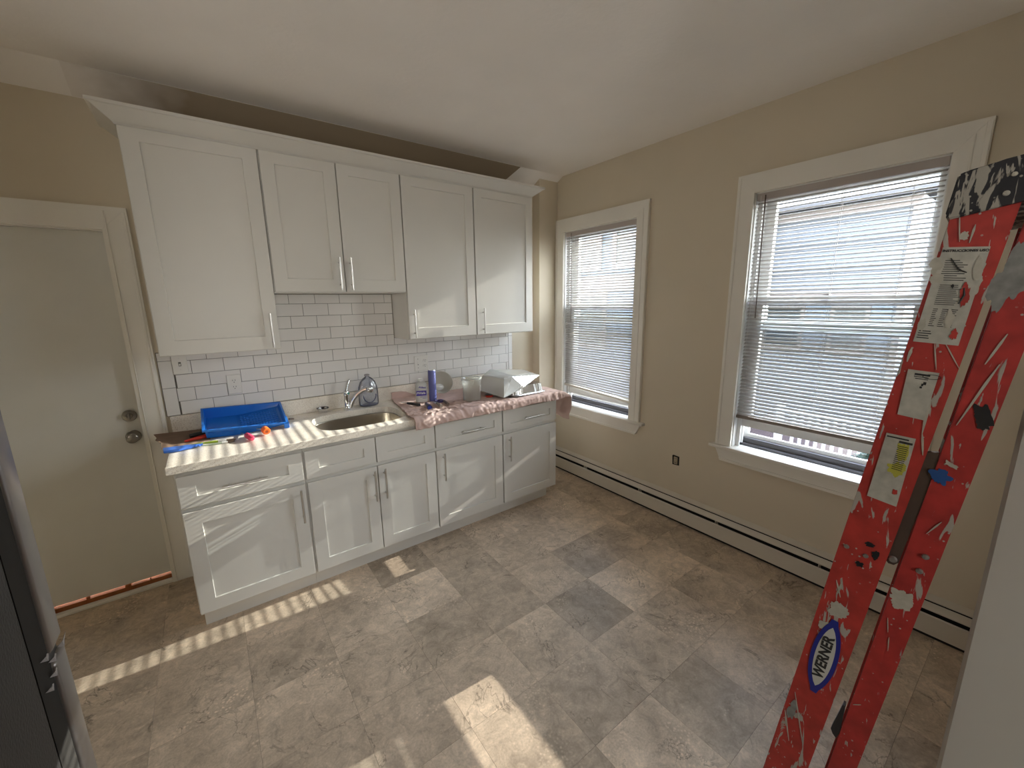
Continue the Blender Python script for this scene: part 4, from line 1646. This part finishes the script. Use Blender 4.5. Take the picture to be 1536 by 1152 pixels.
def blob(cx, cz, rx, rz, seed, n=64, rough_=.55, ang=0.0):
    pts = []
    rx, rz = rx * .85, rz * .85
    for k in range(n):
        t = 2 * pi * k / n
        q = 1 + rough_ * noise.noise(Vector((cos(t) * 1.6 + seed * 7.1, sin(t) * 1.6, seed))) + .22 * noise.noise(Vector((cos(t) * 6 + seed * 3.1, sin(t) * 6, seed)))
        a_, b_ = rx * q * cos(t), rz * q * sin(t)
        pts.append((cx + a_ * cos(ang) - b_ * sin(ang), cz + a_ * sin(ang) + b_ * cos(ang)))
    return pts


# labels: (y, z) quads
def lerp2(Q, s, t):
    a_ = (Q[0][0] + (Q[1][0] - Q[0][0]) * s, Q[0][1] + (Q[1][1] - Q[0][1]) * s)
    b_ = (Q[3][0] + (Q[2][0] - Q[3][0]) * s, Q[3][1] + (Q[2][1] - Q[3][1]) * s)
    return (a_[0] + (b_[0] - a_[0]) * t, a_[1] + (b_[1] - a_[1]) * t)


def sub_quad(Q, s0, s1, t0, t1):
    return [lerp2(Q, s0, t0), lerp2(Q, s1, t0), lerp2(Q, s1, t1), lerp2(Q, s0, t1)]


def print_lines(Q, rows, par, m_=M_INK):
    bm = bmesh.new()
    for s0, s1, t0, t1 in rows:
        prism(bm, sub_quad(Q, s0, s1, t0, t1), 'x', -.0021, -.0015)
    return obj('print_lines', bm, m_, par)


Q1 = [(.0296, 1.7182), (-.0228, 1.7144), (-.0100, 1.5576), (.0450, 1.5615)]
lb = flat('instruction_label', Q1, M_LABEL, near_front)
rows = []
for k in range(10):
    t = .13 + k * .022
    rows.append((.14 + random.uniform(0, .05), random.uniform(.45, .72), t, t + .007))
for k in range(11):
    t = .38 + k * .020
    rows.append((.20, random.uniform(.5, .72), t, t + .006))
for c in (.22, .42, .62):
    for k in range(10):
        t = .63 + k * .020
        rows.append((c, c + random.uniform(.08, .14), t, t + .007))
for k in range(4):
    rows.append((.05, .30 + .1 * random.random(), .87 + k * .025, .880 + k * .025))
print_lines(Q1, rows, lb)
TM = lambda y, z, x=-.0018, a=0.0: Matrix.Translation((x, y, z)) @ Matrix.Rotation(a, 4, 'X') @ Matrix(((0, 0, -1, 0), (-1, 0, 0, 0), (0, 1, 0, 0), (0, 0, 0, 1)))
text_mesh('lettering', 'INSTRUCCIONES USO', .0052, M_INK, lb, TM(.0035, 1.7105, a=R(4)), bold=.0002)
for k, (cy, cz, ry, rz, mm) in enumerate([(-.006, 1.640, .006, .022, M_REDL), (.034, 1.690, .008, .014, M_DRIP), (.030, 1.668, .010, .010, M_DRIP), (.006, 1.600, .006, .016, M_DRIP),
                                          (-.014, 1.682, .006, .020, M_DRIP), (.038, 1.590, .006, .012, M_DRIP), (-.002, 1.575, .005, .010, M_REDL), (.010, 1.655, .002, .004, M_INK)]):
    flat('paint_smear', blob(cy, cz, ry, rz, k + 20), mm, lb, x=-.0022, th_=.0003)
bm = bmesh.new()
tube(bm, [(-.0026, .0180, 1.700), (-.0026, .0085, 1.684), (-.0026, .0050, 1.680), (-.0026, -.0030, 1.676)], [.0006, .0012, .0014, .0008], 6)
tube(bm, [(-.0026, -.0035, 1.652), (-.0026, -.0050, 1.640), (-.0026, -.0005, 1.626)], [.0008, .0016, .0010], 6)
obj('ink_scribble', bm, M_INK, lb)
Q2 = [(.0447, 1.5121), (.0053, 1.5094), (.0131, 1.4236), (.0481, 1.4278)]
lb2 = flat('warning_label', Q2, M_LABEL, near_front)
print_lines(Q2, [(.25, .75, .06, .10), (.25, .72, .12, .135), (.3, .72, .16, .175), (.55, .62, .26, .31), (.60, .70, .22, .28), (.52, .60, .32, .36)], lb2)
bm = bmesh.new()
tube(bm, [(-.0018, .0175 + .007 * cos(t) * 1.6 - .004, 1.5015 + .004 * sin(t)) for t in [2 * pi * k / 16 for k in range(17)]], .0005, 5)
obj('drawn_oval', bm, M_INK, lb2)
Q3 = [(.0581, 1.3898), (.0184, 1.3876), (.0270, 1.2516), (.0701, 1.2586)]
lb3 = flat('warning_label', Q3, M_LABEL, near_front)
y_ = flat('yellow_stain', blob(.0320, 1.360, .0105, .018, 3), M_YELLOW, lb3, x=-.0016, th_=.0003)
flat('yellow_stain', blob(.0360, 1.325, .0140, .016, 5), M_YELLOW, lb3, x=-.0016, th_=.0003)
print_lines(Q3, [(.05, .8, .03, .05), (.5, .95, .07, .10)] + [(.50, .85, .14 + k * .028, .150 + k * .028) for k in range(13)], lb3)
flat('rust_scrape', blob(.0330, 1.279, .004, .006, 8), M_REDL, lb3, x=-.0018, th_=.0003)

# the maker's oval
AX = (Vector((.0, .0861, .9647)) - Vector((.0, .1036, .7684))).normalized()
PXv = Vector((0, AX.z, -AX.y)) * -1
C0 = Vector((0, .0948, .8665))


def lens(hl, hw, n=18, blunt=.0):
    pts = []
    for k in range(n + 1):
        t = -1 + 2 * k / n
        wq = hw * (1 - abs(t) ** 2.2) ** .75 if abs(t) < 1 else 0
        wq = max(wq, .0055 if abs(t) < 1.01 and hl > .09 else 0)
        p = C0 + AX * hl * t + PXv * wq
        pts.append((p.y, p.z))
    for k in range(n + 1):
        t = 1 - 2 * k / n
        wq = hw * (1 - abs(t) ** 2.2) ** .75 if abs(t) < 1 else 0
        wq = max(wq, .0055 if hl > .09 else 0)
        p = C0 + AX * hl * t - PXv * wq
        pts.append((p.y, p.z))
    out = []
    for p in pts:
        if not out or math.hypot(p[0] - out[-1][0], p[1] - out[-1][1]) > 1e-5:
            out.append(p)
    return out


logo = flat('maker_badge', lens(.0985, .0235), M_LBLUE, near_front)
flat('badge_field', lens(.080, .0160)[:-1], M_LWHITE, logo, x=-.0016, th_=.0004)
ang = math.atan2(AX.y, AX.z)   # lean of the rail
# text: x axis along AX, y axis toward +Y, normal -X
tm = Matrix(((0, 0, -1, 0), (AX.y, PXv.y if PXv.y > 0 else -PXv.y, 0, 0), (AX.z, (PXv.z if PXv.y > 0 else -PXv.z), 0, 0), (0, 0, 0, 1)))
text_mesh('lettering', 'WERNER', .0262, M_INK, logo, Matrix.Translation((-.0024, C0.y + .0002, C0.z)) @ tm, bold=.0009, xscale=1.05)

# scraped patches, strokes and stains of dried paint
for k, (cy, cz, ry, rz, par, mm, a_) in enumerate([
        (.0835, .992, .020, .020, near_front, M_DRIP, .5), (-.0035, 1.070, .021, .022, near_rear, M_DRIP, 0),
        (.105, .940, .010, .014, near_front, M_DRIP, .6), (.0430, 1.142, .006, .011, near_front, M_BLACK, 0),
        (.0640, 1.111, .007, .007, near_front, M_BLACK, 0), (.0540, 1.159, .008, .006, near_front, M_BLACK, 0),
        (-.0535, 1.440, .011, .026, near_rear, M_BLACK, -.3), (-.050, 1.665, .022, .060, near_rear, mat('grey_paint', (.20, .20, .19), .6, var=.25, vscale=60), .2),
        (-.0205, 1.327, .014, .016, near_rear, M_TAPE, 0), (-.0300, 1.352, .010, .005, near_rear, M_DRIP, .5),
        (.1360, .690, .010, .030, near_front, MATS['grey_paint'], .12), (-.012, 1.66, .010, .040, near_front, M_DRIP, .1),
        (.088, 1.040, .002, .018, near_front, M_DRIP, .15), (.008, 1.735, .006, .008, near_front, M_DRIP, 0)]):
    flat('paint_patch' if mm is not M_TAPE else 'tape_scrap', blob(cy, cz, ry, rz, k + 2, ang=a_), mm, par, x=-.0006 if par is near_front else .0014, th_=.0005)
for a_, b_, wd, par in [((.1354, .7404), (.1061, .6121), .0022, near_front), ((.1491, .6772), (.1332, .6019), .0026, near_front), ((.0950, 1.0578), (.0842, 1.0225), .0022, near_front),
                        ((-.0595, 1.5796), (-.0432, 1.5295), .0030, near_rear), ((-.0585, 1.531), (-.0263, 1.4227), .0034, near_rear), ((-.0330, 1.245), (-.018, 1.215), .002, near_rear),
                        ((.0180, 1.560), (.0100, 1.515), .0018, near_front), ((.005, 1.56), (-.016, 1.52), .0016, near_front), ((.010, 1.47), (.012, 1.40), .0045, near_front),
                        ((.012, 1.40), (.006, 1.36), .003, near_front), ((.045, 1.55), (.048, 1.525), .004, near_front), ((.018, 1.77), (.012, 1.725), .0015, near_front), ((-.002, 1.75), (.001, 1.722), .0025, near_front),
                        ((.003, .98), (.001, .95), .0015, near_rear), ((.010, 1.02), (.006, .99), .0015, near_rear), ((.024, .80), (.036, .79), .0015, near_rear)]:
    A, B_ = Vector((0, *a_)), Vector((0, *b_))
    s = (B_ - A).normalized()
    nrm = Vector((0, -s.z, s.y)) * wd * .55
    pts = []
    for t, w_ in ((0, .3), (.3, 1), (.7, .8), (1, .3)):
        pts.append(A.lerp(B_, t) + nrm * w_ * random.uniform(.8, 1.2))
    for t, w_ in ((1, .3), (.7, .8), (.3, 1), (0, .3)):
        pts.append(A.lerp(B_, t) - nrm * w_ * random.uniform(.8, 1.2))
    flat('paint_streak', [(p.y, p.z) for p in pts], M_DRIP, par, x=-.0008 if par is near_front else .0012, th_=.0006)
for (y_, z_), par, rr_ in [((-.0226, 1.1705), near_rear, .0055), ((-.0188, 1.1391), near_rear, .0055), ((.0878, 1.1391), near_front, .005),
                           ((.057, 1.1328), near_front, .005)]:
    bm = bmesh.new()
    lathe(bm, [(.0001, 0), (rr_, 0), (rr_ * .8, .003), (.0001, .004)], 14, Matrix.Translation((.001, y_, z_)) @ Matrix.Rotation(R(-90), 4, 'Y'))
    obj('rivet', bm, MATS['step_aluminium'], par, smooth=True)
for y_, z_, rr_ in ((-.0314, 1.8159, .0035), (-.0273, 1.7900, .004)):
    bm = bmesh.new()
    lathe(bm, [(.0001, 0), (rr_, 0), (rr_ * .8, .003), (.0001, .004)], 14, Matrix.Translation((-.008, y_, z_)) @ Matrix.Rotation(R(-90), 4, 'Y'))
    obj('rivet', bm, M_DRIP, cap, smooth=True)
# spreader bar folded between the rails
bm = bmesh.new()
prism(bm, [(.002, 1.366), (-.013, 1.369), (-.014, 1.345), (.010, 1.140), (.016, 1.132), (.024, 1.132), (.032, 1.142), (.030, 1.165)], 'x', .004, .012)
sp_ = obj('spreader_bar', bm, M_SPRD, lad)
bm = bmesh.new()
lathe(bm, [(.0001, 0), (.007, 0), (.005, .003), (.0001, .004)], 14, Matrix.Translation((.004, .0189, 1.1434)) @ Matrix.Rotation(R(-90), 4, 'Y'))
obj('pivot_rivet', bm, MATS['step_aluminium'], sp_, smooth=True)
bm = bmesh.new()
prism(bm, [(.0480, .774), (.0520, .774), (.0645, .700), (.0600, .690), (.0530, .683), (.0490, .700)], 'x', .003, .018)
obj('rail_bumper', bm, M_BLACK, lad)

# ================================================================== OUTSIDE
tag(boxes('ground', [(3.2, 60, -30, 40, -2.3, -2.2)], M_GROUND), kind='structure')
# pale house ahead (seen through the wide window)


def house(label, x0, x1, y0, y1, z0, z1, m_w, bands, wins, rise=1.2):
    rr = thing('neighbour_house', label, 'house', loc=(0, 0, 0))
    bm = bmesh.new(); box(bm, x0, x1, y0, y1, z0, z1)
    obj('wall', bm, m_w, rr)
    bm = bmesh.new()
    z = z0 + .05
    while z < z1 - .12:
        prism(bm, [(x0 - .022, z), (x0, z), (x0, z + .125)], 'y', y0, y1)
        z += .13
    # 'y' prism takes (x, z)
    o = obj('siding', bm, m_w, rr); o['kind'] = 'stuff'
    for za, zb_ in bands:
        boxes('trim_band', [(x0 - .10, x0 - .02, y0 - .02, y1 + .02, za, zb_)], M_HTRIM, rr)
    boxes('corner_board', [(x0 - .05, x0 + .12, y0 - .03, y0 + .12, z0, z1)], M_HTRIM, rr)
    for ya, yb, za, zb_ in wins:
        f = boxes('window', [(x0 - .06, x0 - .01, ya - .1, ya, za, zb_), (x0 - .06, x0 - .01, yb, yb + .1, za, zb_),
                             (x0 - .06, x0 - .01, ya - .1, yb + .1, za - .1, za), (x0 - .06, x0 - .01, ya - .1, yb + .1, zb_, zb_ + .1),
                             (x0 - .05, x0 - .01, ya, yb, (za + zb_) / 2 - .03, (za + zb_) / 2 + .03)], M_HTRIM, rr)
        boxes('pane', [(x0 - .035, x0 - .025, ya, yb, za, zb_)], M_HGLASS, f)
    bm = bmesh.new()
    prism(bm, [(x0 - .35, z1 - .02), ((x0 + x1) / 2, z1 + rise), (x1 + .35, z1 - .02), (x1 + .35, z1 + .06), ((x0 + x1) / 2, z1 + rise + .12), (x0 - .35, z1 + .10)], 'y', y0 - .3, y1 + .3)
    obj('roof', bm, M_ROOF, rr)


house('pale-sided house across the yard, seen through the wide window', 14.0, 20.0, -.60, 5.5, -2.2, 4.0, M_SIDINGW,
      [(3.75, 3.95), (1.70, 1.82)], [(1.55, 2.45, .2, 1.3), (.1, .75, .2, 1.3)], rise=.8)
house('blue-grey house close by, seen through the narrower window', 8.0, 12.5, 2.2, 8.5, -2.2, 4.6, M_SIDING,
      [(1.87, 2.21), (-.2, .05)], [(3.9, 4.8, 2.45, 3.6), (2.7, 3.35, 2.45, 3.6), (3.7, 4.6, .55, 1.75)], rise=1.2)
# neighbouring porch: deck, stairs, railing, shrub
pr = thing('neighbour_porch', 'low brick-red porch with a white balustrade below the wide window', 'porch')
boxes('deck', [(9.05, 11.5, -3.4, 1.2, -2.2, -1.32)], M_DECK, pr)
boxes('top_rail', [(8.98, 9.06, -3.2, .10, -.52, -.44)], M_RAILW, pr)
boxes('bottom_rail', [(8.99, 9.05, -3.2, .10, -1.24, -1.18)], M_RAILW, pr)
bm = bmesh.new(); box(bm, 9.00, 9.04, -.025, .025, -1.18, -.52)
b0 = obj('baluster', bm, M_RAILW, pr)
b0.location = (0, -.20, 0)
for k in range(1, 24):
    o = b0.copy(); COL.objects.link(o); o.parent = pr
    o.location = (0, -.20 - k * .128, 0)
for yy in (.04, -3.14):
    bm = bmesh.new(); box(bm, 8.97, 9.07, yy - .06, yy + .06, -2.2, -.38)
    obj('newel_post', bm, M_RAILW, pr)
bm = bmesh.new()
prism(bm, [(8.2, -2.2), (9.05, -1.40), (9.05, -1.32), (8.95, -1.32), (8.1, -2.15)], 'y', .16, .24)
obj('stair_stringer', bm, M_RAILW, pr)
for k in range(4):
    boxes('stair_tread', [(8.2 + k * .21, 8.45 + k * .21, .24, 1.15, -2.05 + k * .20, -2.0 + k * .20)], M_DECK, pr)
bm = bmesh.new()
random.seed(5)
for k in range(420):
    t, ph = random.uniform(0, 2 * pi), random.uniform(0, pi)
    rr_ = random.uniform(.6, 1)
    c = Vector((8.55 + .30 * rr_ * sin(ph) * cos(t), -1.45 + .24 * rr_ * sin(ph) * sin(t), -1.15 + .38 * rr_ * cos(ph)))
    a_ = Vector((random.uniform(-1, 1), random.uniform(-1, 1), random.uniform(-1, 1))).normalized() * .05
    b_ = a_.cross(Vector((random.uniform(-1, 1), random.uniform(-1, 1), 1))).normalized() * .025
    vs_ = [bm.verts.new(c + a_), bm.verts.new(c + b_), bm.verts.new(c - a_), bm.verts.new(c - b_), bm.verts.new(c + a_.cross(b_).normalized() * .012)]
    for i in range(4):
        bm.faces.new((vs_[i], vs_[(i + 1) % 4], vs_[4]))
    bm.faces.new(vs_[:4][::-1])
r = thing('garden_shrub', 'small green shrub in front of the white balustrade', 'shrub')
o = obj('foliage', bm, M_LEAF, r); o['kind'] = 'stuff'
bm = bmesh.new(); tube(bm, [(8.55, -1.45, -2.2), (8.55, -1.45, -1.1)], .03, 8)
obj('stem', bm, M_TIMB, r)
